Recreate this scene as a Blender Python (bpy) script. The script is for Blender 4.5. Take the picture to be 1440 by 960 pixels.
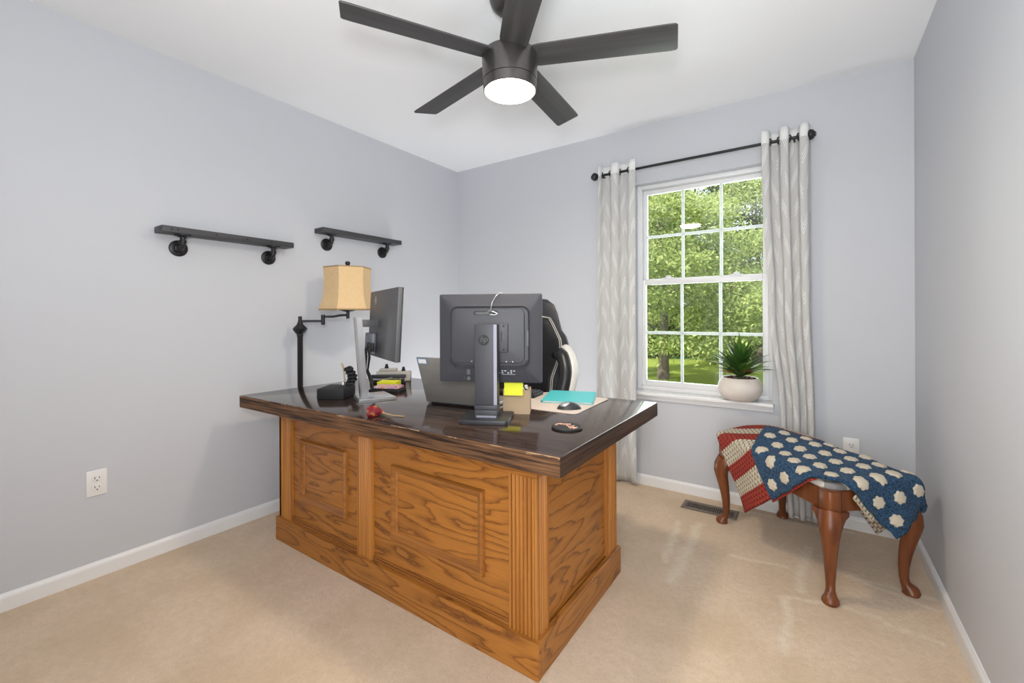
import bpy, bmesh, math, random
from mathutils import Vector, Matrix, Euler
C = bpy.context.scene.collection
for o in list(bpy.data.objects): bpy.data.objects.remove(o)
PI = math.pi
rnd = random.Random(7)

# ------------------------------------------------------------------ camera, light, exposure
sc = bpy.context.scene
cd = bpy.data.cameras.new('camera'); cam = bpy.data.objects.new('camera', cd); C.objects.link(cam)
sc.camera = cam
YAW, ROLL = .6010932, -.003812
fw = Vector((-math.sin(YAW), math.cos(YAW), 0)); rt = Vector((math.cos(YAW), math.sin(YAW), 0)); up = Vector((0, 0, 1))
r2 = rt*math.cos(ROLL) + up*math.sin(ROLL); u2 = -rt*math.sin(ROLL) + up*math.cos(ROLL)
m = Matrix((r2, u2, -fw)).transposed().to_4x4(); m.translation = (0, 0, 1.149065)
cam.matrix_world = m
cd.sensor_width = 36; cd.lens = 614.073/1440*36; cd.shift_y = -36.116/1440; cd.clip_start = .02; cd.clip_end = 300

sc.view_settings.view_transform = 'Standard'; sc.view_settings.look = 'None'
sc.view_settings.gamma = 1; sc.view_settings.use_curve_mapping = False
sc.view_settings.exposure = 0.42

w = bpy.data.worlds.new('sky'); sc.world = w; w.use_nodes = True
bg = w.node_tree.nodes['Background']; bg.inputs[0].default_value = (.80, .90, 1, 1); bg.inputs[1].default_value = 1.5

def lamp(name, kind, loc, rot, energy, color=(1, 1, 1), **kw):
    d = bpy.data.lights.new(name, kind); d.energy = energy; d.color = color
    for k, v in kw.items(): setattr(d, k, v)
    o = bpy.data.objects.new(name, d); C.objects.link(o); o.location = loc; o.rotation_euler = rot
    return o
sun = lamp('sun', 'SUN', (0, 0, 12), (0, 0, 0), 5.0, (1, .95, .85), angle=.02)
sun.rotation_euler = Vector((.45, .75, -1.0)).to_track_quat('-Z', 'Y').to_euler()
# unseen fill lamp added in the doorway behind the camera to brighten the room
lamp('doorway_fill', 'AREA', (-.01, -.33, 1.02), (PI/2, 0, 0), 23, (.97, .985, 1), shape='RECTANGLE', size=.74, size_y=1.96)
# photographer's soft flash above the camera, tilted up and across the room
fl0 = lamp('camera_flash', 'AREA', (.02, -.12, 1.44), (0, 0, 0), 21, (.97, .985, 1), shape='DISK', size=.30)
fl0.rotation_euler = Vector((-.60, .45, .95)).to_track_quat('-Z', 'Y').to_euler()
# unseen lamp added behind the desk, facing up, to lift ceiling and far corner
lamp('ceiling_fill', 'AREA', (-1.90, 2.50, .06), (PI, 0, 0), 11, (.97, .985, 1), shape='RECTANGLE', size=1.10, size_y=.62)
# the ceiling fan's light is on
lamp('fan_lamp', 'AREA', (-1.010, 1.464, 2.045), (0, 0, 0), 7, (1, .87, .68), shape='DISK', size=.19)
# daylight entering the window
lamp('window_daylight', 'AREA', (-.6, 3.22, 1.36), (-PI/2, 0, 0), 12, (.93, .97, 1), shape='RECTANGLE', size=.76, size_y=1.36)

# ------------------------------------------------------------------ material helpers
def lin(c):
    return tuple(((v/255)/12.92 if v/255 <= .04045 else ((v/255+.055)/1.055)**2.4) for v in c)
class NT:
    def __init__(s, name):
        s.m = bpy.data.materials.new(name); s.m.use_nodes = True; s.t = s.m.node_tree
        s.b = s.t.nodes['Principled BSDF']; s.out = s.t.nodes['Material Output']
    def n(s, typ, **kw):
        x = s.t.nodes.new(typ)
        for k, v in kw.items(): setattr(x, k, v)
        return x
    def l(s, a, b): s.t.links.new(a, b)
    def math(s, op, a, b=None, c=None, clamp=False):
        x = s.n('ShaderNodeMath', operation=op); x.use_clamp = clamp
        for i, v in enumerate((a, b, c)):
            if v is None: continue
            if isinstance(v, (int, float)): x.inputs[i].default_value = v
            else: s.l(v, x.inputs[i])
        return x.outputs[0]
    def coord(s, kind='Object'): return s.n('ShaderNodeTexCoord').outputs[kind]
    def mapping(s, vec, scale=(1, 1, 1), rot=(0, 0, 0), loc=(0, 0, 0)):
        x = s.n('ShaderNodeMapping'); s.l(vec, x.inputs[0]); x.inputs['Scale'].default_value = scale
        x.inputs['Rotation'].default_value = rot; x.inputs['Location'].default_value = loc; return x.outputs[0]
    def noise(s, vec, scale, detail=2, rough=.5):
        x = s.n('ShaderNodeTexNoise'); s.l(vec, x.inputs['Vector']); x.inputs['Scale'].default_value = scale
        x.inputs['Detail'].default_value = detail; x.inputs['Roughness'].default_value = rough; return x.outputs[0]
    def ramp(s, fac, stops):
        x = s.n('ShaderNodeValToRGB'); s.l(fac, x.inputs[0]); e = x.color_ramp.elements
        while len(e) < len(stops): e.new(.5)
        for i, (p, c) in enumerate(stops): e[i].position = p; e[i].color = (*c, 1) if len(c) == 3 else c
        return x.outputs[0]
    def mix(s, fac, a, b, blend='MIX'):
        x = s.n('ShaderNodeMix', data_type='RGBA', blend_type=blend)
        for i, v in ((0, fac), (6, a), (7, b)):
            if isinstance(v, (int, float)): x.inputs[i].default_value = v
            elif isinstance(v, tuple): x.inputs[i].default_value = (*v, 1) if len(v) == 3 else v
            else: s.l(v, x.inputs[i])
        return x.outputs[2]
    def bump(s, h, strength=.3, dist=.01):
        x = s.n('ShaderNodeBump'); s.l(h, x.inputs['Height']); x.inputs['Strength'].default_value = strength
        x.inputs['Distance'].default_value = dist; s.l(x.outputs[0], s.b.inputs['Normal'])
    def set(s, **kw):
        for k, v in kw.items():
            i = s.b.inputs[k.replace('_', ' ')]
            if isinstance(v, tuple): i.default_value = (*v, 1) if len(v) == 3 else v
            elif isinstance(v, (int, float)): i.default_value = v
            else: s.l(v, i)
        return s
def simple(name, col, rough=.5, metal=0, var=.06, scale=30, bump=0, spec=.5):
    t = NT(name); nz = t.noise(t.coord(), scale, 3)
    lo = tuple(max(0, c*(1-var)) for c in col); hi = tuple(min(1, c*(1+var)) for c in col)
    t.set(Base_Color=t.mix(nz, lo, hi), Roughness=rough, Metallic=metal, Specular_IOR_Level=spec)
    if bump: t.bump(nz, bump, .003)
    return t.m

M = {}
M['wall'] = simple('wall_paint', (.56, .574, .608), .55, var=.012, scale=3, spec=.25)
M['ceil'] = simple('ceiling_paint', (.90, .91, .925), .8, var=.01, scale=3, spec=.2)
M['trim'] = simple('white_trim', (.80, .80, .80), .35, var=.02, scale=8)
M['vinyl'] = simple('white_vinyl', (.78, .785, .79), .35, var=.015, scale=10)
M['plate'] = simple('white_plastic', (.80, .79, .77), .3, var=.01)
M['slot'] = simple('slot_dark', (.03, .028, .026), .6)
M['black'] = simple('black_metal', (.022, .022, .024), .38, .4, var=.25, scale=25)
M['blackmatte'] = simple('black_matte', (.012, .012, .013), .6, var=.2)
M['shelfblack'] = simple('shelf_paint', (.045, .045, .050), .5, var=.2, scale=18, bump=.1)
M['fanbody'] = simple('fan_bronze', (.105, .098, .095), .33, .75, var=.08)
M['blade'] = None
M['plastic'] = simple('monitor_plastic', (.046, .046, .054), .50, var=.06, scale=60)
M['plastic2'] = simple('monitor_plastic_dark', (.030, .030, .034), .42, var=.08, scale=60)
M['plasticgrey'] = simple('grey_plastic', (.085, .085, .09), .48, var=.05)
M['greyedge'] = simple('grey_edge', (.30, .30, .36), .3, .3)
M['bluegrey'] = simple('blue_grey_plastic', (.16, .17, .21), .45)
M['silver'] = simple('brushed_silver', (.62, .62, .63), .28, .85, var=.06, scale=50)
M['laptop'] = simple('laptop_silver', (.36, .345, .32), .38, .55, var=.05, scale=8)
M['white'] = simple('white_paper', (.82, .82, .82), .6, var=.02)
M['blue'] = simple('sticker_blue', (.16, .23, .33), .5)
M['yellow'] = simple('sticky_yellow', (.78, .80, .015), .6, var=.03, scale=5)
M['teal'] = simple('teal_cover', (.075, .52, .55), .4, var=.03, scale=6)
M['card'] = simple('cardboard', (.50, .36, .23), .75, var=.07, scale=14)
M['pad'] = simple('desk_pad', (.58, .49, .43), .6, var=.04, scale=40)
M['copper'] = simple('copper_line', (.72, .42, .30), .35, .3)
M['pot'] = simple('pot_white', (.70, .64, .58), .45, var=.05, scale=6)
M['soil'] = simple('soil', (.10, .045, .03), .9, var=.5, scale=90, bump=.6)
M['cream'] = simple('cream_yarn', (.60, .53, .415), .9, var=.12, scale=260, bump=.6)
M['red_petal'] = None
M['stem'] = simple('dry_stem', (.35, .24, .11), .7, var=.2)
M['leather'] = simple('black_leather', (.014, .014, .016), .33, var=.2, scale=60, bump=.15)
M['leatherw'] = simple('white_leather', (.70, .69, .66), .4, var=.03)
M['leathergrey'] = simple('black_leather_wing', (.035, .035, .040), .4, var=.15, scale=60, bump=.1)
M['stitch'] = simple('white_stitch', (.62, .60, .55), .6)
M['vent'] = simple('vent_brown', (.19, .15, .115), .45, .3)
M['finish_tan'] = simple('tan_strap', (.50, .38, .26), .7, var=.15)
M['offwhite'] = simple('offwhite_plastic', (.55, .53, .48), .5, var=.04)
M['pink'] = None
M['bark'] = simple('bark', (.16, .125, .10), .9, var=.4, scale=14, bump=.6)
M['dryleaf'] = simple('dry_leaf', (.30, .07, .045), .6, var=.3, scale=40)

def wood_oak(name, axis, seed=0., tone=1.0):
    """plain-sawn oak veneer: contour lines of noise stretched along the grain axis"""
    t = NT(name); co = t.coord()
    sc_ = [7.0, 7.0, 7.0]; sc_[axis] = 1.15
    v = t.mapping(co, tuple(sc_), loc=(seed, seed*1.7, seed*.6))
    base = t.noise(v, 1.0, 2.2, .45)
    js = [60, 60, 60]; js[axis] = 14; jag_ = t.noise(t.mapping(co, tuple(js)), 1, 2, .6)
    ring = t.math('FRACT', t.math('ADD', t.math('MULTIPLY', base, 13), t.math('MULTIPLY', jag_, .55)))
    fs = [150, 150, 150]; fs[axis] = 5
    fine = t.noise(t.mapping(co, tuple(fs)), 1, 3, .6)
    line = t.ramp(ring, [(0, (.25,)*3), (.10, (0, 0, 0)), (.52, (.06,)*3), (.80, (.45,)*3), (.93, (1,)*3), (1, (.25,)*3)])
    fac = t.math('ADD', t.math('MULTIPLY', line, .82), t.math('MULTIPLY', t.math('SUBTRACT', fine, .35), .7), clamp=True)
    big = t.noise(co, 1.8, 2)
    a = t.mix(big, tuple(c*tone for c in (.395, .148, .024)), tuple(c*tone for c in (.455, .185, .034)))
    col = t.mix(fac, a, tuple(c*tone for c in (.155, .050, .010)))
    t.set(Base_Color=col, Roughness=.36, Specular_IOR_Level=.4); t.bump(fine, .08, .002)
    return t.m
M['oak_mould'] = None
M['oak_x'] = wood_oak('oak_along_front', 0, 0.)
M['oak_x2'] = wood_oak('oak_front_second', 0, 4.3)
M['oak_y'] = wood_oak('oak_along_side', 1, 2.1)
M['oak_z'] = wood_oak('oak_upright', 2, 7.7)
def wood_plain(name, axis, c1, c2, rough, fine=70, coat=0, spec=.5):
    t = NT(name); co = t.coord(); s = [fine]*3; s[axis] = fine*.03
    nz = t.noise(t.mapping(co, tuple(s)), 1, 4, .6)
    col = t.ramp(nz, [(.36, c1), (.64, c2)])
    t.set(Base_Color=col, Roughness=rough, Specular_IOR_Level=spec, Coat_Weight=coat, Coat_Roughness=.1); t.bump(nz, .12, .002)
    return t.m
M['oak_z'] = wood_plain('oak_reeded', 2, (.33, .120, .022), (.47, .195, .040), .36, 60)
M['oak_mould'] = wood_plain('oak_moulding', 0, (.24, .085, .016), (.36, .140, .030), .34, 60)
M['top'] = wood_plain('espresso_varnish', 0, (.022, .013, .010), (.060, .036, .026), .11, 45, spec=.8)
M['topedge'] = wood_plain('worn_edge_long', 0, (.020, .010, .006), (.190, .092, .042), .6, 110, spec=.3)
def wear(mat, zc):
    nt = mat.node_tree; t = NT.__new__(NT); t.m = mat; t.t = nt; t.b = nt.nodes['Principled BSDF']; t.out = nt.nodes['Material Output']
    co = t.coord(); sp = t.n('ShaderNodeSeparateXYZ'); t.l(co, sp.inputs[0])
    d = t.math('ABSOLUTE', t.math('SUBTRACT', sp.outputs[2], zc)); nz = t.noise(t.mapping(co, (9, 30, 60)), 1, 4, .65)
    f = t.math('LESS_THAN', d, t.math('MULTIPLY', t.math('SUBTRACT', nz, .50, clamp=True), .055))
    old = t.b.inputs['Base Color'].links[0].from_socket
    t.l(t.mix(t.math('MULTIPLY', f, .8), old, (.42, .27, .15)), t.b.inputs['Base Color'])
wear(M['topedge'], .745)
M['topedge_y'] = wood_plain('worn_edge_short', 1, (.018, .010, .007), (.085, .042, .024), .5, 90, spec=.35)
M['cherry'] = wood_plain('cherry_wood', 2, (.105, .029, .008), (.195, .058, .016), .33, 26)
M['blade'] = wood_plain('fan_blade_dark', 0, (.040, .039, .040), (.066, .063, .063), .5, 40)

t = NT('carpet'); co = t.coord()
fine = t.noise(co, 190, 4, .8); med = t.noise(co, 38, 4, .65); big = t.noise(co, 2.6, 4, .6); 
wob = t.n('ShaderNodeVectorMath', operation='ADD'); nzc = t.n('ShaderNodeTexNoise'); t.l(co, nzc.inputs['Vector']); nzc.inputs['Scale'].default_value = 9
sub = t.n('ShaderNodeVectorMath', operation='SCALE'); t.l(nzc.outputs['Color'], sub.inputs[0]); sub.inputs['Scale'].default_value = .05
t.l(co, wob.inputs[0]); t.l(sub.outputs[0], wob.inputs[1]); P = wob.outputs[0]
streak = None
SEG = [((-.61, 2.52), (-.57, 2.08), .022), ((-.51, 2.56), (-.50, 1.94), .03), ((-.39, 2.87), (.17, 2.90), .02), ((-.015, 2.61), (-.05, 2.18), .022),
       ((.13, 2.41), (.40, 2.33), .016), ((.145, 2.42), (.41, 2.41), .014), ((.015, 2.14), (.21, 2.15), .018), ((.235, 2.12), (.37, 2.11), .018),
       ((-.10, 2.09), (0, 2.12), .016), ((-.085, 2.10), (-.08, 1.76), .02), ((-.32, 2.32), (-.09, 2.34), .014)]
for a, b, wd in SEG:
    pa = t.n('ShaderNodeVectorMath', operation='SUBTRACT'); t.l(P, pa.inputs[0]); pa.inputs[1].default_value = (a[0]+.025, a[1]+.025, .025)
    ba = Vector((b[0]-a[0], b[1]-a[1], 0)); 
    d = t.n('ShaderNodeVectorMath', operation='DOT_PRODUCT'); t.l(pa.outputs[0], d.inputs[0]); d.inputs[1].default_value = ba/ba.length_squared
    h = t.math('ADD', d.outputs['Value'], 0, clamp=True)
    s = t.n('ShaderNodeVectorMath', operation='SCALE'); s.inputs[0].default_value = ba; t.l(h, s.inputs['Scale'])
    q = t.n('ShaderNodeVectorMath', operation='SUBTRACT'); t.l(pa.outputs[0], q.inputs[0]); t.l(s.outputs[0], q.inputs[1])
    ln = t.n('ShaderNodeVectorMath', operation='LENGTH'); t.l(q.outputs[0], ln.inputs[0])
    k = t.math('SUBTRACT', 1.25, t.math('DIVIDE', ln.outputs['Value'], wd), clamp=True)
    streak = k if streak is None else t.math('MAXIMUM', streak, k)
col = t.mix(t.ramp(big, [(.40, (0, 0, 0)), (.58, (1, 1, 1))]), (.73, .56, .39), (.83, .65, .48))
col = t.mix(t.math('MULTIPLY', streak, .6), col, (.95, .84, .68))
col = t.mix(t.math('MULTIPLY', t.ramp(med, [(.40, (0, 0, 0)), (.62, (1, 1, 1))]), .22), col, (.52, .39, .26))
col = t.mix(t.math('MULTIPLY', t.ramp(fine, [(.36, (1, 1, 1)), (.60, (0, 0, 0))]), .42), col, (.54, .42, .29))
t.set(Base_Color=col, Roughness=1.0, Specular_IOR_Level=.05, Sheen_Weight=.15); t.bump(t.math('ADD', fine, med), .7, .006)
M['carpet'] = t.m

t = NT('lamp_fabric'); co = t.coord(); nz = t.noise(co, 55, 4, .7)
t.set(Base_Color=t.mix(nz, (.62, .42, .21), (.76, .55, .31)), Roughness=.75); t.bump(nz, .25, .002); M['shade'] = t.m
t = NT('shade_trim'); t.set(Base_Color=(.36, .24, .12), Roughness=.7); M['shadetrim'] = t.m
t = NT('fan_diffuser'); t.set(Base_Color=(1, .95, .85), Emission_Color=(1, .80, .52), Emission_Strength=24.0); M['lamp_on'] = t.m

t = NT('curtain_cloth')
uv = t.n('ShaderNodeUVMap').outputs[0]; sep = t.n('ShaderNodeSeparateXYZ'); t.l(uv, sep.inputs[0])
def tri(x, per):     # triangle wave 0..1
    return t.math('ABSOLUTE', t.math('SUBTRACT', t.math('MULTIPLY', t.math('FRACT', t.math('DIVIDE', x, per)), 2), 1))
zig = t.math('MULTIPLY', tri(sep.outputs[0], .20), .16)
yy = t.math('ADD', sep.outputs[1], zig)
fr = t.math('FRACT', t.math('DIVIDE', yy, .19))
inb = t.math('LESS_THAN', fr, .36)
ln3 = t.math('GREATER_THAN', t.math('SINE', t.math('MULTIPLY', fr, 2*PI/.12)), .25)
xgate = t.math('LESS_THAN', t.math('FRACT', t.math('ADD', t.math('DIVIDE', sep.outputs[0], .10), t.math('MULTIPLY', t.math('FLOOR', t.math('DIVIDE', yy, .19)), .37))), .72)
pat = t.math('MULTIPLY', t.math('MULTIPLY', inb, ln3), xgate)
weave = t.noise(t.mapping(uv, (60, 400, 1)), 1, 2)
hem = t.math('GREATER_THAN', sep.outputs[1], 2.08)
colc = t.mix(weave, (.62, .615, .60), (.70, .695, .68))
colc = t.mix(t.math('MAXIMUM', pat, hem), colc, (.92, .92, .91))
t.set(Base_Color=colc, Roughness=.9, Specular_IOR_Level=.1); t.bump(t.math('ADD', pat, t.math('MULTIPLY', weave, .2)), .5, .004)
tr = t.n('ShaderNodeBsdfTranslucent'); t.l(colc, tr.inputs[0]); mx = t.n('ShaderNodeMixShader'); mx.inputs[0].default_value = .22
t.l(t.b.outputs[0], mx.inputs[1]); t.l(tr.outputs[0], mx.inputs[2]); t.l(mx.outputs[0], t.out.inputs[0]); M['curtain'] = t.m

t = NT('window_glass'); tp = t.n('ShaderNodeBsdfTransparent'); tp.inputs[0].default_value = (.96, .98, .97, 1)
gl = t.n('ShaderNodeBsdfGlossy'); gl.inputs['Roughness'].default_value = .0
fr_ = t.n('ShaderNodeFresnel'); fr_.inputs[0].default_value = 1.5
mx = t.n('ShaderNodeMixShader'); t.l(fr_.outputs[0], mx.inputs[0]); t.l(tp.outputs[0], mx.inputs[1]); t.l(gl.outputs[0], mx.inputs[2])
t.l(mx.outputs[0], t.out.inputs[0]); M['glass'] = t.m

def yarn(name, c1, c2, c3=None):
    t = NT(name); uv = t.n('ShaderNodeUVMap').outputs[0]
    v = t.n('ShaderNodeTexVoronoi'); t.l(t.mapping(uv, (230, 170, 1)), v.inputs['Vector']); v.inputs['Scale'].default_value = 1
    nz = t.noise(uv, 30, 3)
    col = t.mix(t.ramp(v.outputs['Distance'], [(.25, (0, 0, 0)), (.75, (1, 1, 1))]), t.mix(nz, c1, c2), tuple(c*.35 for c in c1))
    t.set(Base_Color=col, Roughness=.95, Specular_IOR_Level=.1, Sheen_Weight=.1)
    t.bump(t.math('SUBTRACT', 1, v.outputs['Distance']), .9, .006); return t.m
M['blueyarn'] = yarn('blue_yarn', (.030, .095, .200), (.048, .140, .265))
t = NT('striped_yarn'); uv = t.n('ShaderNodeUVMap').outputs[0]; sep = t.n('ShaderNodeSeparateXYZ'); t.l(uv, sep.inputs[0])
ROW = .0195; COL = .0205
row = t.math('FLOOR', t.math('DIVIDE', sep.outputs[1], ROW))
xs = t.math('ADD', t.math('DIVIDE', sep.outputs[0], COL), t.math('MULTIPLY', row, .5))
fx = t.math('ABSOLUTE', t.math('SUBTRACT', t.math('FRACT', xs), .5)); fy = t.math('FRACT', t.math('DIVIDE', sep.outputs[1], ROW))
# each cluster of stitches is a narrow-footed fan, so the holes sit at its feet
hole = t.math('GREATER_THAN', fx, t.math('ADD', .30, t.math('MULTIPLY', fy, .17)))
hole = t.math('MULTIPLY', hole, t.math('LESS_THAN', fy, .75))
jag = t.math('MULTIPLY', t.math('SUBTRACT', .5, fx), .016)
band = t.math('FLOOR', t.math('DIVIDE', t.math('SUBTRACT', t.math('ADD', sep.outputs[1], .010), jag), ROW*4))
odd = t.math('FLOORED_MODULO', band, 2)
nz = t.noise(uv, 300, 3)
cc = t.mix(odd, t.mix(nz, (.30, .040, .030), (.42, .075, .055)), t.mix(nz, (.55, .48, .36), (.68, .61, .49)))
cc2 = t.mix(odd, (.085, .012, .010), (.13, .105, .070))
t.set(Base_Color=t.mix(t.math('MULTIPLY', hole, .85), cc, cc2), Roughness=.95, Specular_IOR_Level=.1)
hgt = t.math('ADD', t.math('MULTIPLY', t.math('SUBTRACT', 1, hole), t.math('SINE', t.math('MULTIPLY', fy, PI))), t.math('MULTIPLY', nz, .3))
t.bump(hgt, .9, .008); M['stripeyarn'] = t.m

t = NT('seat_print'); co = t.coord(); v = t.n('ShaderNodeTexVoronoi'); t.l(t.mapping(co, (9, 14, 6)), v.inputs['Vector']); v.inputs['Scale'].default_value = 1
t.set(Base_Color=t.ramp(v.outputs['Distance'], [(.40, (.70, .66, .58)), (.44, (.24, .235, .23))]), Roughness=.9); M['seatprint'] = t.m
t = NT('pad_pattern'); co = t.coord(); v = t.n('ShaderNodeTexVoronoi'); t.l(co, v.inputs['Vector']); v.inputs['Scale'].default_value = 70
t.set(Base_Color=t.ramp(v.outputs['Color'], [(.2, (.50, .16, .30)), (.45, (.70, .34, .22)), (.6, (.46, .34, .52)), (.8, (.75, .55, .50))]), Roughness=.6); M['pink'] = t.m
t = NT('rose_petal'); co = t.coord(); nz = t.noise(co, 40, 2)
t.set(Base_Color=t.ramp(nz, [(.38, (.26, .010, .022)), (.52, (.42, .03, .05)), (.60, (.62, .28, .09))]), Roughness=.6); M['red_petal'] = t.m
t = NT('zebra_wrap'); co = t.coord(); wv = t.n('ShaderNodeTexWave'); t.l(t.mapping(co, rot=(.6, .5, .3)), wv.inputs['Vector']); wv.inputs['Scale'].default_value = 26; wv.inputs['Distortion'].default_value = 6
t.set(Base_Color=t.ramp(wv.outputs['Color'], [(.48, (.02, .02, .02)), (.52, (.75, .73, .70))]), Roughness=.5); M['zebra'] = t.m
def leafmat(name, c1, c2, trans=.35):
    t = NT(name); co = t.coord(); nz = t.noise(co, 1.3, 3)
    ri = t.n('ShaderNodeNewGeometry').outputs['Random Per Island']
    col = t.mix(ri, c1, c2)
    t.set(Base_Color=col, Roughness=.6, Specular_IOR_Level=.3)
    tr = t.n('ShaderNodeBsdfTranslucent'); t.l(t.mix(.5, col, (.50, .60, .18)), tr.inputs[0]); mx = t.n('ShaderNodeMixShader'); mx.inputs[0].default_value = trans
    t.l(t.b.outputs[0], mx.inputs[1]); t.l(tr.outputs[0], mx.inputs[2]); t.l(mx.outputs[0], t.out.inputs[0]); return t.m
M['leaf1'] = leafmat('leaf_light', (.17, .24, .055), (.52, .55, .21))
M['leaf2'] = leafmat('leaf_mid', (.12, .18, .055), (.32, .37, .14))
M['leaf3'] = leafmat('leaf_dark', (.04, .075, .030), (.17, .22, .08))
t = NT('plant_leaf'); co = t.coord(); nz = t.noise(co, 18, 2); ri = t.n('ShaderNodeNewGeometry').outputs['Random Per Island']
t.set(Base_Color=t.mix(ri, (.022, .070, .012), (.085, .19, .030)), Roughness=.35); M['plantleaf'] = t.m
t = NT('lawn'); co = t.coord(); t.set(Base_Color=t.mix(t.noise(co, 3, 5, .7), (.17, .25, .04), (.38, .42, .09)), Roughness=1, Specular_IOR_Level=.1); t.bump(t.noise(co, 60, 3), .5, .03); M['lawn'] = t.m

# ------------------------------------------------------------------ mesh helpers
def obj(name, bm, mat, parent=None, smooth=None, loc=None, rot=None):
    me = bpy.data.meshes.new(name); bm.normal_update(); bm.to_mesh(me); bm.free()
    for mm in (mat if isinstance(mat, (list, tuple)) else [mat]): me.materials.append(mm)
    o = bpy.data.objects.new(name, me); C.objects.link(o)
    if parent is not None: o.parent = parent
    if loc is not None: o.location = loc
    if rot is not None: o.rotation_euler = rot
    if smooth is not None:
        for p in me.polygons: p.use_smooth = True
        if smooth < 179: me.set_sharp_from_angle(angle=math.radians(smooth))
    return o
def tag(o, label, cat, group=None, kind=None):
    o['label'] = label; o['category'] = cat
    if group: o['group'] = group
    if kind: o['kind'] = kind
    return o
def thing(name, label, cat, loc=(0, 0, 0), rz=0, group=None):
    o = bpy.data.objects.new(name, None); C.objects.link(o); o.location = loc; o.rotation_euler = (0, 0, rz)
    o.empty_display_size = .05
    return tag(o, label, cat, group)
def struct(name, bm, mat, parent=None, smooth=None):
    o = obj(name, bm, mat, parent, smooth)
    if parent is None: o['kind'] = 'structure'
    return o
def box(bm, lo, hi, bev=0, mi=0, mat=None, seg=2):
    lo = Vector(lo); hi = Vector(hi); c = (lo+hi)/2; s = hi-lo
    r = bmesh.ops.create_cube(bm, size=1, matrix=Matrix.Translation(c) @ Matrix.Diagonal((s.x, s.y, s.z, 1)))
    vs = r['verts']
    if bev:
        es = list({e for v in vs for e in v.link_edges}); n0 = set(bm.faces)
        b = bmesh.ops.bevel(bm, geom=es, offset=min(bev, min(s)*.49), segments=seg, affect='EDGES', profile=.5)
        vs = list({v for f in b['faces'] for v in f.verts} | {v for v in vs if v.is_valid})
        fs = {f for v in vs for f in v.link_faces}
        vs = list({v for f in fs for v in f.verts})
    fs = {f for v in vs for f in v.link_faces}
    for f in fs: f.material_index = mi
    if mat is not None: bmesh.ops.transform(bm, matrix=mat, verts=vs)
    return vs
def lathe(bm, prof, seg=32, mat=None, mi=0, cap=True):
    rings = []; vs = []
    for r, z in prof:
        if r < 1e-6: v = bm.verts.new((0, 0, z)); rings.append([v]); vs.append(v)
        else:
            rg = [bm.verts.new((r*math.cos(2*PI*i/seg), r*math.sin(2*PI*i/seg), z)) for i in range(seg)]; rings.append(rg); vs += rg
    fs = []
    for a, b in zip(rings, rings[1:]):
        for i in range(seg):
            j = (i+1) % seg
            if len(a) == 1 and len(b) == 1: continue
            if len(a) == 1: fs.append(bm.faces.new((a[0], b[i], b[j])))
            elif len(b) == 1: fs.append(bm.faces.new((a[j], a[i], b[0])))
            else: fs.append(bm.faces.new((a[i], b[i], b[j], a[j])))
    if cap:
        if len(rings[0]) > 1: fs.append(bm.faces.new(rings[0]))
        if len(rings[-1]) > 1: fs.append(bm.faces.new(rings[-1][::-1]))
    for f in fs: f.material_index = mi
    bmesh.ops.recalc_face_normals(bm, faces=fs)
    if mat is not None: bmesh.ops.transform(bm, matrix=mat, verts=vs)
    return vs
def tube(bm, pts, r, seg=10, mi=0, closed=False, mat=None, sx=1.0):
    pts = [Vector(p) for p in pts]; n = len(pts); rr = r if isinstance(r, (list, tuple)) else [r]*n
    rings = []; prev = None; vs = []
    for i, p in enumerate(pts):
        if closed: d = pts[(i+1) % n]-pts[i-1]
        else: d = pts[min(i+1, n-1)]-pts[max(i-1, 0)]
        d.normalize()
        if prev is None:
            a = Vector((0, 0, 1)) if abs(d.z) < .9 else Vector((1, 0, 0)); x = d.cross(a).normalized()
        else: x = (prev-d*prev.dot(d)).normalized()
        prev = x; y = d.cross(x)
        rg = [bm.verts.new(p+(x*math.cos(2*PI*k/seg)*sx+y*math.sin(2*PI*k/seg))*rr[i]) for k in range(seg)]
        rings.append(rg); vs += rg
    fs = []
    for i in range(n if closed else n-1):
        a = rings[i]; b = rings[(i+1) % n]
        for k in range(seg): fs.append(bm.faces.new((a[k], a[(k+1) % seg], b[(k+1) % seg], b[k])))
    if not closed: fs.append(bm.faces.new(rings[0][::-1])); fs.append(bm.faces.new(rings[-1]))
    for f in fs: f.material_index = mi
    if mat is not None: bmesh.ops.transform(bm, matrix=mat, verts=vs)
    return vs
def prism(bm, poly, z0, z1, mi=0, mat=None, bev=0):
    a = [bm.verts.new((x, y, z0)) for x, y in poly]; b = [bm.verts.new((x, y, z1)) for x, y in poly]; n = len(poly)
    fs = [bm.faces.new(a[::-1]), bm.faces.new(b)]
    for i in range(n): fs.append(bm.faces.new((a[i], a[(i+1) % n], b[(i+1) % n], b[i])))
    for f in fs: f.material_index = mi
    bmesh.ops.recalc_face_normals(bm, faces=fs); vs = a+b
    if bev:
        es = [e for e in {e for f in fs[:2] for e in f.edges}]
        r = bmesh.ops.bevel(bm, geom=es, offset=bev, segments=2, affect='EDGES', profile=.5)
        vs = list({v for f in r['faces'] for v in f.verts} | {v for v in vs if v.is_valid})
        ff = {f for v in vs for f in v.link_faces}; vs = list({v for f in ff for v in f.verts})
    if mat is not None: bmesh.ops.transform(bm, matrix=mat, verts=vs)
    return vs
def rrect(w_, h_, r, seg=5, cx=0, cy=0):
    out = []
    for (sx, sy, a0) in ((1, 1, 0), (-1, 1, 90), (-1, -1, 180), (1, -1, 270)):
        for k in range(seg+1):
            a = math.radians(a0+90*k/seg); out.append((cx+sx*(w_/2-r)+r*math.cos(a), cy+sy*(h_/2-r)+r*math.sin(a)))
    return out
def T(x=0, y=0, z=0): return Matrix.Translation((x, y, z))
def R(a, ax): return Matrix.Rotation(a, 4, ax)
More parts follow.
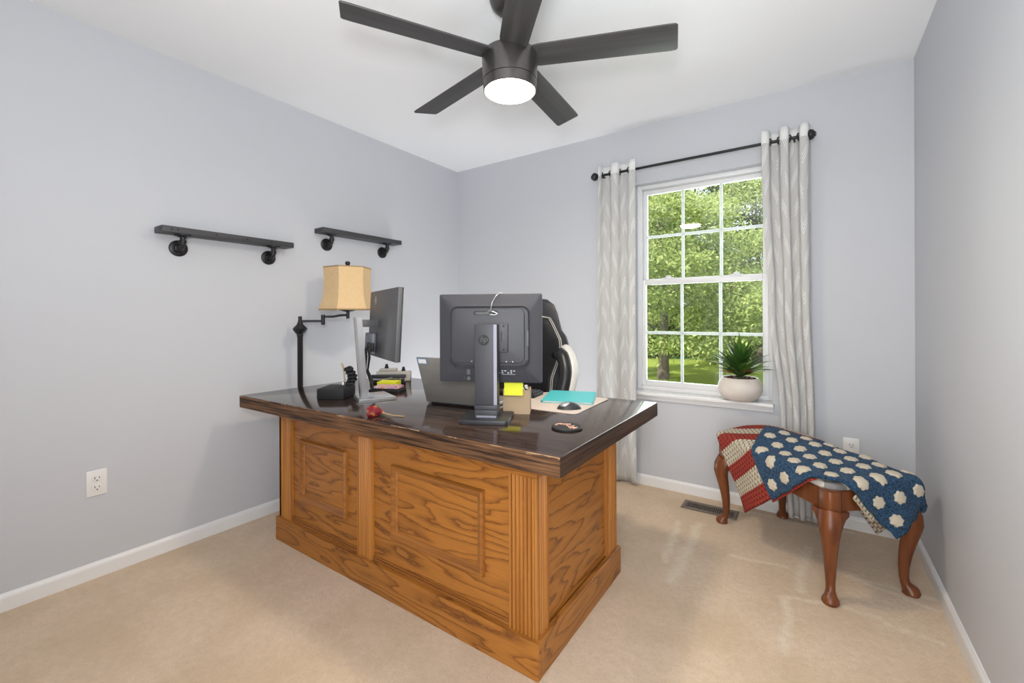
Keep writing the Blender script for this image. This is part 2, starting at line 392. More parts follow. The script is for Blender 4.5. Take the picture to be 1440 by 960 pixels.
B = bmesh.new
def copytree(o, parent=None):
    c = o.copy(); C.objects.link(c); c.parent = parent
    for ch in list(o.children): copytree(ch, c)
    return c
def text_bm(s, size, depth, shear=0):
    cu = bpy.data.curves.new('t', 'FONT'); cu.body = s; cu.size = size; cu.extrude = depth; cu.align_x = 'CENTER'; cu.align_y = 'CENTER'; cu.shear = shear
    o = bpy.data.objects.new('t', cu); C.objects.link(o)
    me = bpy.data.meshes.new_from_object(o.evaluated_get(bpy.context.evaluated_depsgraph_get()))
    bm = bmesh.new(); bm.from_mesh(me); bpy.data.objects.remove(o); bpy.data.curves.remove(cu); bpy.data.meshes.remove(me); return bm

# ------------------------------------------------------------------ room shell
XL, XR, YB, YF, H = -2.6188, .43008, 2.9615, -.36, 2.44
WT = .14
OX0, OX1, OZ0, OZ1 = -1.004, -.186, .635, 2.047      # window opening
DX0, DX1, DZ = -.40, .38, 2.03                       # doorway behind the photographer
bm = B(); box(bm, (XL-WT, YF-1.5, -.12), (XR+WT, YB+WT, 0)); struct('floor', bm, M['carpet'])
bm = B(); box(bm, (XL-WT, YF-1.5, H), (XR+WT, YB+WT, H+.15)); struct('ceiling', bm, M['ceil'])
bm = B(); box(bm, (XL-WT, YF, 0), (XL, YB, H)); struct('wall_left', bm, M['wall'])
bm = B(); box(bm, (XR, YF, 0), (XR+WT, YB, H)); struct('wall_right', bm, M['wall'])
bm = B()
box(bm, (XL-WT, YB, 0), (OX0, YB+WT, H)); box(bm, (OX1, YB, 0), (XR+WT, YB+WT, H))
box(bm, (OX0, YB, 0), (OX1, YB+WT, OZ0-.02)); box(bm, (OX0, YB, OZ1), (OX1, YB+WT, H))
struct('wall_back', bm, M['wall'])
bm = B()
box(bm, (XL-WT, YF-.12, 0), (DX0, YF, H)); box(bm, (DX1, YF-.12, 0), (XR+WT, YF, H)); box(bm, (DX0, YF-.12, DZ), (DX1, YF, H))
struct('wall_front', bm, M['wall'])
bm = B(); box(bm, (XL-WT, YF-1.5, 0), (XR+WT, YF-1.4, H)); box(bm, (XL-WT, YF-1.4, 0), (XL, YF-.12, H)); box(bm, (XR, YF-1.4, 0), (XR+WT, YF-.12, H))
struct('wall_hall', bm, M['wall'])
BH = .0685
def base_prof(bm, p0, p1, inward):
    """baseboard with a rounded ogee top running p0->p1"""
    p0 = Vector(p0); p1 = Vector(p1); n = Vector(inward)
    prof = [(0, 0), (.013, 0), (.013, BH*.74), (.011, BH*.84), (.0065, BH*.93), (.004, BH), (0, BH)]
    a = [bm.verts.new(p0+n*d+Vector((0, 0, z))) for d, z in prof]; b = [bm.verts.new(p1+n*d+Vector((0, 0, z))) for d, z in prof]
    k = len(prof); fs = [bm.faces.new(a), bm.faces.new(b[::-1])]
    for i in range(k): fs.append(bm.faces.new((a[i], a[(i+1) % k], b[(i+1) % k], b[i])))
    bmesh.ops.recalc_face_normals(bm, faces=fs)
for nm, p0, p1, n in (('baseboard_left', (XL, YF, 0), (XL, YB, 0), (1, 0, 0)), ('baseboard_back', (XL+.013, YB, 0), (XR-.013, YB, 0), (0, -1, 0)), ('baseboard_right', (XR, YF, 0), (XR, YB, 0), (-1, 0, 0))):
    bm = B(); base_prof(bm, p0, p1, n); struct(nm, bm, M['trim'])

# window: vinyl double-hung unit set back in a plastered opening
win = bpy.data.objects.new('window_1', None); C.objects.link(win); win['kind'] = 'structure'; win.location = ((OX0+OX1)/2, YB, OZ0)
wl = Matrix.Translation(-win.location)
def wpart(name, bm, mat, parent=win, smooth=None):
    if parent is win: bmesh.ops.transform(bm, matrix=wl, verts=bm.verts)
    else: bmesh.ops.transform(bm, matrix=wl, verts=bm.verts)
    return obj(name, bm, mat, parent, smooth)
FY0, FY1 = YB+.055, YB+.135
bm = B()
box(bm, (OX0, FY0, OZ0), (OX0+.026, FY1, OZ1), .003); box(bm, (OX1-.026, FY0, OZ0), (OX1, FY1, OZ1), .003)
box(bm, (OX0+.026, FY0, OZ1-.026), (OX1-.026, FY1, OZ1), .003); box(bm, (OX0+.026, FY0, OZ0), (OX1-.026, FY1, OZ0+.028), .003)
box(bm, (OX0+.026, FY0, OZ0+.028), (OX0+.034, FY0+.012, OZ1-.026)); box(bm, (OX1-.034, FY0, OZ0+.028), (OX1-.026, FY0+.012, OZ1-.026))
wpart('window_frame', bm, M['vinyl'], smooth=30)
SX0, SX1 = OX0+.026, OX1-.026
def sash(name, z0, z1, y0, y1, bot, topr):
    bm = B(); st = .030
    box(bm, (SX0, y0, z0), (SX0+st, y1, z1), .004); box(bm, (SX1-st, y0, z0), (SX1, y1, z1), .004)
    box(bm, (SX0+st, y0, z0), (SX1-st, y1, z0+bot), .004); box(bm, (SX0+st, y0, z1-topr), (SX1-st, y1, z1), .004)
    s = wpart(name, bm, M['vinyl'], smooth=30)
    gx0, gx1, gz0, gz1 = SX0+st, SX1-st, z0+bot, z1-topr; ym = (y0+y1)/2
    bm = B(); box(bm, (gx0-.004, ym-.002, gz0-.004), (gx1+.004, ym+.002, gz1+.004)); wpart('glass_pane', bm, M['glass'], s)
    bm = B()
    for k in (1, 2):
        x = gx0+(gx1-gx0)*k/3; box(bm, (x-.0095, ym+.004, gz0), (x+.0095, ym+.010, gz1), .002)
    z = (gz0+gz1)/2
    for k in range(3):
        xa = gx0+(gx1-gx0)*k/3+(.0095 if k else 0); xb = gx0+(gx1-gx0)*(k+1)/3-(.0095 if k < 2 else 0)
        box(bm, (xa, ym+.004, z-.0095), (xb, ym+.010, z+.0095), .002)
    wpart('muntin_grid', bm, M['vinyl'], s)
    return s
up_s = sash('upper_sash', 1.372, OZ1-.026, FY0+.045, FY0+.075, .030, .030)
lo_s = sash('lower_sash', OZ0+.028, 1.395, FY0+.008, FY0+.040, .036, .036)
for x in (-.800, -.385):
    bm = B(); box(bm, (x-.035, FY0+.010, 1.395), (x+.035, FY0+.040, 1.404), .003); lathe(bm, [(.017, 0), (.017, .010), (.010, .015), (0, .015)], 16, T(x, FY0+.025, 1.404))
    wpart('sash_lock', bm, M['vinyl'], lo_s, 40)
bm = B(); box(bm, (OX0-.006, YB-.052, OZ0-.022), (OX1+.006, YB, OZ0), .006); box(bm, (OX0, YB, OZ0-.02), (OX1, FY1, OZ0)); wpart('window_stool', bm, M['trim'], smooth=30)
bm = B(); box(bm, (OX0-.004, YB-.016, .580), (OX1+.004, YB, OZ0-.022), .003); box(bm, (OX0-.004, YB-.024, .596), (OX1+.004, YB-.016, OZ0-.022), .004); wpart('window_apron', bm, M['trim'], smooth=30)

# ------------------------------------------------------------------ desk
TZ = .745
DK = thing('executive_desk', 'oak panelled executive desk with dark varnished overhanging top', 'desk', (-1.5, 1.53, 0))
dl = Matrix.Translation(-DK.location)
def dpart(name, bm, mat, smooth=None, parent=DK):
    bmesh.ops.transform(bm, matrix=dl, verts=bm.verts); return obj(name, bm, mat, parent, smooth)
bx0, bx1, by0, by1 = -2.290, -.708, 1.170, 1.887
PH, UZ = .118, .682
fx0, fx1, fy0, fy1 = bx0+.012, bx1-.012, by0+.012, by1-.012     # carcass face
kx0, kx1 = -1.90, -1.12                                         # knee hole at the back
ix0, ix1, iy0 = fx0+.014, fx1-.014, fy0+.014
for lo, hi, mt in (((bx0, by0, 0), (bx1, by0+.022, PH), 'oak_x'), ((bx0, by0+.022, 0), (bx0+.022, by1, PH), 'oak_y'), ((bx1-.022, by0+.022, 0), (bx1, by1, PH), 'oak_y'),
                   ((bx0+.022, by1-.022, 0), (kx0, by1, PH), 'oak_x'), ((kx1, by1-.022, 0), (bx1-.022, by1, PH), 'oak_x')):
    bm = B(); box(bm, lo, hi, .002); dpart('plinth_board', bm, M[mt])
bm = B()
box(bm, (ix0, iy0, .02), (ix1, iy0+.018, UZ)); dpart('front_panel', bm, M['oak_x2'])
for xa in (ix1-.018, ix0):
    bm = B(); box(bm, (xa, iy0+.018, .02), (xa+.018, fy1, UZ)); dpart('side_panel', bm, M['oak_y'])
for xa in (kx0-.018, kx1):
    bm = B(); box(bm, (xa, iy0+.3, .02), (xa+.018, fy1, UZ)); dpart('knee_hole_panel', bm, M['oak_y'])
for (xa, xb) in ((ix0+.02, kx0-.02), (kx1+.02, ix1-.02)):
    for za, zb in ((.125, .40), (.41, .54), (.55, .665)):
        bm = B(); box(bm, (xa, fy1-.02, za), (xb, fy1+.002, zb), .004); d = dpart('drawer', bm, M['oak_x'])
        bm = B(); tube(bm, [((xa+xb)/2-.05, fy1+.002, (za+zb)/2), ((xa+xb)/2-.04, fy1+.024, (za+zb)/2), ((xa+xb)/2+.04, fy1+.024, (za+zb)/2), ((xa+xb)/2+.05, fy1+.002, (za+zb)/2)], .005, 8)
        dpart('drawer_handle', bm, M['black'], 60, d)
# fluted pilasters: rows of half-round reeds between flat fillets
def reeded(bm, x0, x1, y, z0, z1, n, fil, horiz_axis='x', outward=-1, side=None):
    """a board of n reeds between flat fillets, running vertically; profile along x (or y), facing outward"""
    pr = [(0, .0), (0, .012), (fil, .012)]
    wd = (x1-x0-2*fil)/n
    for k in range(n):
        for a in (10, 45, 90, 135, 170):
            pr.append((fil+wd*(k+.5)-wd*.47*math.cos(math.radians(a)), -.001+.0145*math.sin(math.radians(a))))
    pr += [(x1-x0-fil, .012), (x1-x0, .012), (x1-x0, 0)]
    vs0 = []; vs1 = []
    for u, d in pr:
        if horiz_axis == 'x': c = (x0+u, y+outward*d)
        else: c = (y+outward*d, x0+u)
        vs0.append(bm.verts.new((*c, z0))); vs1.append(bm.verts.new((*c, z1)))
    k = len(pr); fs = [bm.faces.new(vs0), bm.faces.new(vs1[::-1])]
    for i in range(k): fs.append(bm.faces.new((vs0[i], vs0[(i+1) % k], vs1[(i+1) % k], vs1[i])))
    bmesh.ops.recalc_face_normals(bm, faces=fs)
PT = .632
for xa, xb, nn in ((fx0, fx0+.112, 5), (-1.633, -1.533, 6), (fx1-.108, fx1, 6)):
    bm = B(); reeded(bm, xa, xb, iy0, PH, PT, nn, .014 if nn < 6 else .008); dpart('fluted_pilaster', bm, M['oak_z'], 40)
bm = B(); reeded(bm, iy0+.001, iy0+.070, ix1, PH, PT, 4, .006, 'y', 1); dpart('fluted_pilaster', bm, M['oak_z'], 40)
bm = B(); reeded(bm, fy1-.11, fy1, ix1, PH, UZ, 4, .018, 'y', 1); dpart('fluted_pilaster', bm, M['oak_z'], 40)
bm = B(); reeded(bm, fy0+.002, fy0+.10, ix0, PH, PT, 4, .010, 'y', -1); dpart('fluted_pilaster', bm, M['oak_z'], 40)
bm = B()   # frieze under the top
box(bm, (fx0-.006, fy0-.004, PT), (fx1+.004, iy0, UZ), .002); box(bm, (ix1, iy0, PT), (fx1+.004, fy0+.078, UZ), .002); box(bm, (fx0-.006, iy0, PT), (ix0, fy0+.1, UZ), .002)
dpart('frieze_board', bm, M['oak_x'])
def frame_mould(x0, x1, z0, z1, y):
    bm = B(); prof = [(0, 0), (.001, .012), (.006, .017), (.012, .016), (.016, .010), (.024, .009), (.029, .005), (.031, 0)]
    rings = []
    for d, h in prof:
        rings.append([bm.verts.new((x0+d, y-h, z0+d)), bm.verts.new((x1-d, y-h, z0+d)), bm.verts.new((x1-d, y-h, z1-d)), bm.verts.new((x0+d, y-h, z1-d))])
    for a, b in zip(rings, rings[1:]+rings[:1]):
        for i in range(4): bm.faces.new((a[i], a[(i+1) % 4], b[(i+1) % 4], b[i]))
    bmesh.ops.recalc_face_normals(bm, faces=bm.faces); return bm
dpart('panel_moulding', frame_mould(-2.090, -1.715, .245, .545, iy0), M['oak_mould'], 50)
dpart('panel_moulding', frame_mould(-1.415, -.937, .245, .545, iy0), M['oak_mould'], 50)
for xa, xb in ((fx0+.112, -1.633), (-1.533, fx1-.108)):
    bm = B(); box(bm, (xa, iy0-.010, PH), (xb, iy0, PH+.012), .003); box(bm, (xa, iy0-.006, PH+.012), (xb, iy0, PH+.020), .003); dpart('base_bead', bm, M['oak_mould'])
# overhanging top
poly = [(-2.432, 1.061), (-.592, 1.102), (-.590, 2.050), (-2.27, 1.990), (-2.36, 1.93), (-2.40, 1.80)]
bm = B(); prism(bm, poly, UZ, TZ, bev=.004)
bm.normal_update()
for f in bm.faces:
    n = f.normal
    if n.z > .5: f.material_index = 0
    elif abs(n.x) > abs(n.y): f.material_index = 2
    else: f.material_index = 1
dpart('desk_top', bm, [M['top'], M['topedge'], M['topedge_y']], 30)

# ------------------------------------------------------------------ ceiling fan
FC = Vector((-1.010, 1.464, 2.20))
fan = thing('ceiling_fan', 'dark bronze five blade ceiling fan with round light below white ceiling', 'ceiling fan', (FC.x, FC.y, 2.06))
fz = 2.06
bm = B(); lathe(bm, [(.101, .012), (.103, .0), (.1065, .002), (.1095, .036), (.1095, .038), (.107, .0385), (.107, .0405), (.110, .041), (.1135, .136), (.108, .150), (.060, .158), (.050, .165), (.042, .19), (0, .19)], 48)
obj('motor_housing', bm, M['fanbody'], fan, 35)
bm = B(); lathe(bm, [(.102, .014), (.1015, .004), (.096, -.003), (.07, -.008), (0, -.010)], 48); obj('light_diffuser', bm, M['lamp_on'], fan, 60)['label'] = 'glowing white round light'
bm = B(); lathe(bm, [(.013, .19), (.013, .34)], 16); obj('downrod', bm, M['fanbody'], fan, 40)
bm = B(); lathe(bm, [(0, .322), (.030, .322), (.055, .331), (.074, .350), (.082, .372), (.083, H-fz)], 40); obj('canopy', bm, M['fanbody'], fan, 40)
for k in range(5):
    a = math.radians((22.3, 95.8, 167.3, 241.0, 312.5)[k])
    bm = B(); pl = [(.085, -.050), (.12, -.056), (.60, -.064), (.632, -.063), (.640, -.056), (.655, .054), (.650, .062), (.63, .064), (.12, .056), (.085, .050)]
    prism(bm, pl, -.0035, .0035, bev=.002, mat=R(math.radians(-11), 'X'))
    o = obj('blade', bm, M['blade'], fan, 30); o.location = (0, 0, 2.196-fz); o.rotation_euler = (0, 0, a)

# ------------------------------------------------------------------ wall shelves
def shelf(y0, y1, ztop, ys, label, studs=False):
    s = thing('wall_shelf', label, 'shelf', (XL, (y0+y1)/2, ztop-.03), 0, 'black pipe shelves on the left wall')
    hl = (y1-y0)/2
    bm = B(); box(bm, (0.001, -hl, 0), (.100, hl, .030), .0025)
    b = obj('board', bm, M['shelfblack'], s, 30)
    if studs:
        for yy in (-.28, -.255, -.09, .06, .19):
            bm = B(); lathe(bm, [(.0055, 0), (.005, .0015), (0, .002)], 10, T(.0995, yy*hl/.32, .015) @ R(PI/2, 'Y')); obj('stud', bm, M['black'], b, 40)
    for yb in ys:
        bm = B(); y = yb-(y0+y1)/2
        lathe(bm, [(.040, 0), (.040, .006), (.036, .009), (.022, .010), (.019, .018), (.0165, .019), (0, .019)], 28, T(0.0005, y, -.062) @ R(PI/2, 'Y'))
        for kk in range(4):
            aa = PI/4+kk*PI/2; lathe(bm, [(.005, 0), (.005, .003), (0, .004)], 8, T(.009, y+.029*math.cos(aa), -.062+.029*math.sin(aa)) @ R(PI/2, 'Y'))
        pts = [(.015, y, -.062), (.040, y, -.062)]+[(.040+.020*math.sin(q), y, -.062+.020*(1-math.cos(q))) for q in (.4, .8, 1.2, PI/2)]+[(.060, y, -.020), (.060, y, -.004)]
        tube(bm, pts, .0115, 14)
        lathe(bm, [(.0145, 0), (.0155, .002), (.0155, .016), (.0145, .018)], 16, T(.026, y, -.062) @ R(PI/2, 'Y'))
        lathe(bm, [(.0145, 0), (.0155, .002), (.0155, .014), (.0145, .016)], 16, T(.060, y, -.042))
        lathe(bm, [(.019, -.012), (.022, -.008), (.034, -.006), (.034, 0), (0, 0)], 28, T(.060, y, 0))
        obj('pipe_bracket', bm, M['black'], s, 40)
shelf(.763, 1.400, 1.585, (.860, 1.300), 'black wooden pipe shelf with studded front edge, nearest the camera', True)
shelf(1.588, 2.223, 1.711, (1.672, 2.120), 'smaller looking black pipe shelf on left wall above the tan lamp shade')

# ------------------------------------------------------------------ outlets
def outlet(loc, rz, label):
    o = thing('wall_outlet', label, 'outlet', loc, rz, 'white duplex outlets')
    bm = B(); box(bm, (-.035, -.006, -.057), (.035, 0, .057), .003); obj('cover_plate', bm, M['plate'], o, 30)
    for z in (-.020, .020):
        bm = B(); prism(bm, rrect(.034, .029, .011), 0, .003, mat=T(0, -.006, z) @ R(PI/2, 'X'), bev=.001); r = obj('receptacle', bm, M['plate'], o, 30)
        bm = B(); box(bm, (-.0085, -.0098, z-.002), (-.0062, -.0088, z+.0075)); box(bm, (.0062, -.0098, z-.001), (.0085, -.0088, z+.0065)); lathe(bm, [(.0026, 0), (.0026, .001), (0, .001)], 10, T(0, -.0088, z-.0085) @ R(PI/2, 'X')); obj('socket_slot', bm, M['slot'], r)
    bm = B(); lathe(bm, [(.003, 0), (.003, .001), (0, .0015)], 10, T(0, -.006, 0) @ R(PI/2, 'X')); obj('screw', bm, M['plate'], o)
outlet((XL, .554, .417), PI/2, 'white wall outlet low on the left wall')
outlet((.174, YB, .430), 0, 'white wall outlet behind the bench with the blanket')

# ------------------------------------------------------------------ floor lamp
LP = Vector((-2.500, 1.424, 0)); LH = Vector((-2.360, 1.650, 0))
fl = thing('floor_lamp', 'black swing arm floor lamp with tan bell shade behind the desk', 'lamp', LP)
def rel(p): return Vector(p)-LP
bm = B(); lathe(bm, [(0, 0), (.100, 0), (.100, .012), (.090, .020), (.03, .026), (.016, .05), (.013, .06), (0, .06)], 36); obj('base', bm, M['black'], fl, 40)
bm = B(); lathe(bm, [(.0155, .05), (.0155, 1.03), (.018, 1.035), (.018, 1.045), (.026, 1.052), (.037, 1.068), (.040, 1.078), (.034, 1.086), (.020, 1.100), (.013, 1.115), (.010, 1.13), (.0105, 1.15), (0, 1.152)], 24); obj('pole', bm, M['black'], fl, 40)
az = 1.122; mid = LP.lerp(LH, .47)
bm = B(); tube(bm, [(LP.x, LP.y, az), (mid.x, mid.y, az)], .0075, 10); lathe(bm, [(.0115, az-.022), (.0115, az+.038)], 14, T(mid.x, mid.y, 0)); lathe(bm, [(0, az-.026), (.008, az-.022)], 14, T(mid.x, mid.y, 0))
tube(bm, [(mid.x, mid.y, az+.026), mid.lerp(LH, .4)+Vector((0, 0, az+.026)), mid.lerp(LH, .7)+Vector((0, 0, az+.034)), (LH.x, LH.y, az+.036)], .0075, 10)
lathe(bm, [(0, az+.012), (.010, az+.014), (.010, az+.058), (0, az+.058)], 14, T(LH.x, LH.y, 0))
bmesh.ops.transform(bm, matrix=T(*(-LP)), verts=bm.verts); obj('swing_arm', bm, M['black'], fl, 40)
bm = B(); lathe(bm, [(.012, az+.055), (.035, az+.060), (.056, az+.070), (.054, az+.073), (.018, az+.068), (.016, az+.074), (.017, az+.13), (0, az+.13)], 24, T(*(LH-LP))); obj('socket', bm, M['black'], fl, 40)
bm = B()
def shade_ring(r, z): return [bm.verts.new((r*math.cos(math.radians(a))*kx, r*math.sin(math.radians(a)), z)) for a, kx in HEX]
HEX = []
for i in range(6):
    a0 = 4+60*i
    for k in range(6):
        a = a0+60*k/6; rr = math.cos(math.radians(30))/math.cos(math.radians(60*k/6-30)); HEX.append((a, rr))
prof = [(.166, 1.188), (.166, 1.196), (.151, 1.235), (.141, 1.28), (.137, 1.33), (.136, 1.38), (.138, 1.42), (.141, 1.443), (.141, 1.451)]
def sring(r, z): return [bm.verts.new((r*rr*math.cos(math.radians(a)), r*rr*math.sin(math.radians(a)), z)) for a, rr in HEX]
ro = [sring(r, z) for r, z in prof]; ri = [sring(r-.004, z) for r, z in prof]
for i in range(len(prof)-1):
    for k in range(36):
        k2 = (k+1) % 36; bm.faces.new((ro[i][k], ro[i][k2], ro[i+1][k2], ro[i+1][k])).material_index = 1 if i in (0, len(prof)-2) else 0
        bm.faces.new((ri[i][k2], ri[i][k], ri[i+1][k], ri[i+1][k2]))
for i in (0, -1):
    for k in range(36): bm.faces.new((ro[i][k], ri[i][k], ri[i][(k+1) % 36], ro[i][(k+1) % 36]))
bmesh.ops.recalc_face_normals(bm, faces=bm.faces)
obj('lamp_shade', bm, [M['shade'], M['shadetrim']], fl, 25, loc=LH-LP)
bm = B(); lathe(bm, [(.006, 1.25), (.006, 1.452), (.010, 1.456), (.007, 1.462), (.013, 1.468), (.0155, 1.477), (.013, 1.486), (0, 1.491)], 16)
for k in range(3):
    a = 2*PI*k/3; tube(bm, [(0, 0, 1.445), (.13*math.cos(a), .13*math.sin(a), 1.445)], .002, 6)
obj('finial', bm, M['black'], fl, 50, loc=LH-LP)

# ------------------------------------------------------------------ the two computer monitors
def oriented(x, y, z, ang): return (x, y, z), ang
A1 = math.radians(26)
m1 = thing('computer_monitor', 'square black monitor on black stand with back to camera, facing the chair', 'monitor', (-1.040, 1.345, TZ), A1)
# local: +x right along the panel, -y toward the camera, z up
bm = B(); prism(bm, rrect(.185, .175, .012), 0, .018, bev=.003); obj('stand_base', bm, M['plastic2'], m1, 30)
bm = B(); box(bm, (-.040, -.045, .018), (.046, .015, .048), .003); box(bm, (-.042, -.047, .048), (.048, .017, .066), .003); box(bm, (-.040, -.044, .066), (.046, .012, .372), .003)
obj('stand_pole', bm, M['plastic'], m1, 30)
bm = B(); box(bm, (.0335, -.0455, .067), (.0462, -.0440, .371), .0005); box(bm, (-.034, -.0475, .019), (.044, -.0455, .027), .0005); obj('stand_edge', bm, M['greyedge'], m1)
bm = B(); lathe(bm, [(.0205, 0), (.0205, .0012), (0, .0012)], 32, T(-.004, -.0442, .312) @ R(PI/2, 'X')); lg = obj('logo_disc', bm, M['blackmatte'], m1)
bm = text_bm('hp', .030, .0005, .25); bmesh.ops.transform(bm, matrix=T(-.004, -.0458, .315) @ R(PI/2, 'X'), verts=bm.verts); obj('logo_letters', bm, M['plasticgrey'], lg)
PW, PZ0, PZ1 = .418, .138, .492; py = .072
bm = B()      # back shell with a raised rim, stepped in profile
shell = [(PW, PZ1-PZ0, .006, py), (PW, PZ1-PZ0, .006, py-.014), (PW-.012, PZ1-PZ0-.012, .008, py-.018), (PW-.075, PZ1-PZ0-.090, .03, py-.026), (PW-.095, PZ1-PZ0-.110, .03, py-.032), (PW-.108, PZ1-PZ0-.124, .026, py-.026)]
rings = []
for (sw, sh, r, y) in shell:
    cz = (PZ0+PZ1)/2 + (0.006 if sw < PW-.05 else 0); rings.append([bm.verts.new((x, y, z)) for x, z in rrect(sw, sh, r, 6, 0, cz)])
for a, b in zip(rings, rings[1:]):
    n = len(a)
    for i in range(n): bm.faces.new((a[i], a[(i+1) % n], b[(i+1) % n], b[i]))
bm.faces.new(rings[0]); bm.faces.new(rings[-1]); bmesh.ops.recalc_face_normals(bm, faces=bm.faces)
shell_o = obj('screen_shell', bm, M['plastic'], m1, 35)
bm = B(); prism(bm, rrect(.295, .216, .024, 6), 0, .012, mat=T(-.006, py-.026, .325) @ R(PI/2, 'X'), bev=.003)
hs = obj('rear_housing', bm, M['plastic'], m1, 35)
bm = B(); prism(bm, rrect(PW-.016, PZ1-PZ0-.016, .004), 0, .0015, mat=T(0, py+.0017, (PZ0+PZ1)/2) @ R(PI/2, 'X')); obj('screen', bm, M['blackmatte'], m1)
bm = B(); prism(bm, rrect(.098, .016, .0078), 0, .002, mat=T(-.012, py-.0378, .416) @ R(PI/2, 'X')); obj('handle_slot', bm, M['blackmatte'], hs)
bm = B(); prism(bm, rrect(.060, .011, .0054), 0, .001, mat=T(-.024, py-.0395, .415) @ R(PI/2, 'X')); obj('slot_inset', bm, M['plasticgrey'], hs)
bm = B(); box(bm, (-.050, .018, .262), (.078, py-.038, .374), .002); box(bm, (-.030, .011, .285), (.040, .020, .360)); obj('mount_plate', bm, M['plastic'], hs, 30)
for z in (.272, .364): bm = B(); lathe(bm, [(.004, 0), (.003, .001), (0, .001)], 10, T(.062, .0180, z) @ R(PI/2, 'X')); obj('screw', bm, M['blackmatte'], hs)
bm = B(); box(bm, (.052, .0172, .30), (.055, .0180, .345)); obj('latch', bm, M['blackmatte'], hs)
bm = B(); box(bm, (.149, py-.0345, .285), (.158, py-.0325, .345), .0005); obj('label_sticker', bm, M['plasticgrey'], m1)
for sgn in (-1, 1):
    bm = B()
    for k in range(17):      # vent slits around the lower corners of the recess
        if k < 9: x = sgn*(.06+.0095*k); z = .206
        else: a = (k-9)/8*PI/2; x = sgn*(.130+.026*math.sin(a)); z = .232-.026*math.cos(a)
        box(bm, (-.0016, -.0006, -.006), (.0016, .0006, .006), mat=T(x-.004, py-.0322, z) @ R(sgn*(0 if k < 9 else -(k-9)/8*PI/2), 'Y'))
    obj('vent_slits', bm, M['blackmatte'], m1)
bm = B(); prism(bm, rrect(.10, .030, .003), 0, .0012, mat=T(.066, py-.0247, .182) @ R(PI/2, 'X')); pp = obj('port_panel', bm, M['blackmatte'], m1)
bm = B()
for i, x in enumerate((.040, .052, .064, .076, .088, .100)):
    for z in (.178, .186): 
        if (i+int(z*1000)) % 3: box(bm, (x-.004, py-.0268, z-.0028), (x+.003, py-.0258, z+.0022))
box(bm, (.050, py-.0268, .171), (.104, py-.0258, .1725)); obj('port_marks', bm, M['greyedge'], pp)
bm = B(); box(bm, (-.094, py-.0262, .168), (-.079, py-.0235, .193), .001); obj('power_socket', bm, M['plasticgrey'], m1)
bm = B(); lathe(bm, [(.008, 0), (.008, .002), (.005, .002)], 16, T(-.086, py-.0225, .153) @ R(PI/2, 'X')); lathe(bm, [(.0025, 0), (.0025, .002), (0, .002)], 8, T(-.104, py-.0225, .155) @ R(PI/2, 'X')); obj('rear_button', bm, M['plasticgrey'], m1)
for x in (-.070, .035, .070, .095): bm = B(); lathe(bm, [(.0022, 0), (.0022, .001), (0, .001)], 8, T(x, py-.038, .2235) @ R(PI/2, 'X')); obj('housing_clip', bm, M['silver'], hs)
bm = B(); tube(bm, [(.013, py-.040, .412), (.012, py-.058, .432), (.018, py-.058, .458), (.030, py-.046, .482), (.040, py-.014, .498), (.046, py+.006, .496)], .0016, 8); tube(bm, [(-.006, py-.042, .416), (.004, py-.048, .424), (.022, py-.048, .420), (.036, py-.043, .414), (.026, py-.042, .408), (.006, py-.043, .409)], .0020, 8)
obj('loop_cable', bm, M['silver'], m1, 60)['label'] = 'thin silver cable looped over the top edge'

# sticky note hanging below the bezel
sn = thing('sticky_note', 'bright yellow sticky note hanging from bottom edge of square monitor', 'sticky note', m1.matrix_basis @ Vector((.092, py+.0068, PZ0+.006)), A1)
bm = B(); n = 8
for i in range(n):
    z0 = .008-.068*i/n; z1 = .008-.068*(i+1)/n; c0 = -.006*(i/n)**2; c1 = -.006*((i+1)/n)**2
    v = [bm.verts.new(p) for p in ((-.038, c0, z0), (.038, c0, z0), (.038, c1, z1), (-.038, c1, z1))]; bm.faces.new(v)
bmesh.ops.remove_doubles(bm, verts=bm.verts, dist=1e-5); bmesh.ops.solidify(bm, geom=list(bm.faces), thickness=.0008)
obj('paper_sheet', bm, M['yellow'], sn)

# silver-stand widescreen monitor at the left
A2 = math.radians(-24.3)
m2 = thing('computer_monitor', 'thin dark widescreen monitor on silver slanted stand at left of desk', 'monitor', (-1.800, 1.405, TZ), math.radians(-21.5))
q2 = Matrix.Rotation(-math.radians(-21.5), 4, 'Z')
bm = B(); prism(bm, [(-.085, .080), (-.088, -.05), (-.065, -.085), (.10, -.100), (.105, .080)], 0, .004, mi=0); prism(bm, [(-.083, .078), (-.086, -.048), (-.063, -.083), (.098, -.098), (.103, .078)], .004, .013, bev=.003); obj('stand_base', bm, M['silver'], m2, 30)
bm = B()
sec = [(-.019, -.010), (-.013, -.018), (.013, -.018), (.019, -.010), (.019, .016), (-.019, .016)]
ra = [bm.verts.new((x*1.08, y*1.0-.050, .012)) for x, y in sec]; rb = [bm.verts.new((x, y-.078, .400)) for x, y in sec]
for i in range(6): bm.faces.new((ra[i], ra[(i+1) % 6], rb[(i+1) % 6], rb[i]))
bm.faces.new(ra); bm.faces.new(rb); bmesh.ops.recalc_face_normals(bm, faces=bm.faces); obj('stand_pole', bm, M['silver'], m2, 20)
bm = B(); box(bm, (-.016, -.070, .352), (.016, .022, .388), .003); obj('tilt_arm', bm, M['plasticgrey'], m2, 30)
# panel: measured centre and tilt
pc = Vector((-1.704, 1.372, TZ)); pl_ = m2.matrix_basis.inverted() @ pc
pan = Matrix.Translation(pl_) @ R(A2-math.radians(-21.5), 'Z') @ R(math.radians(-3.0), 'X')
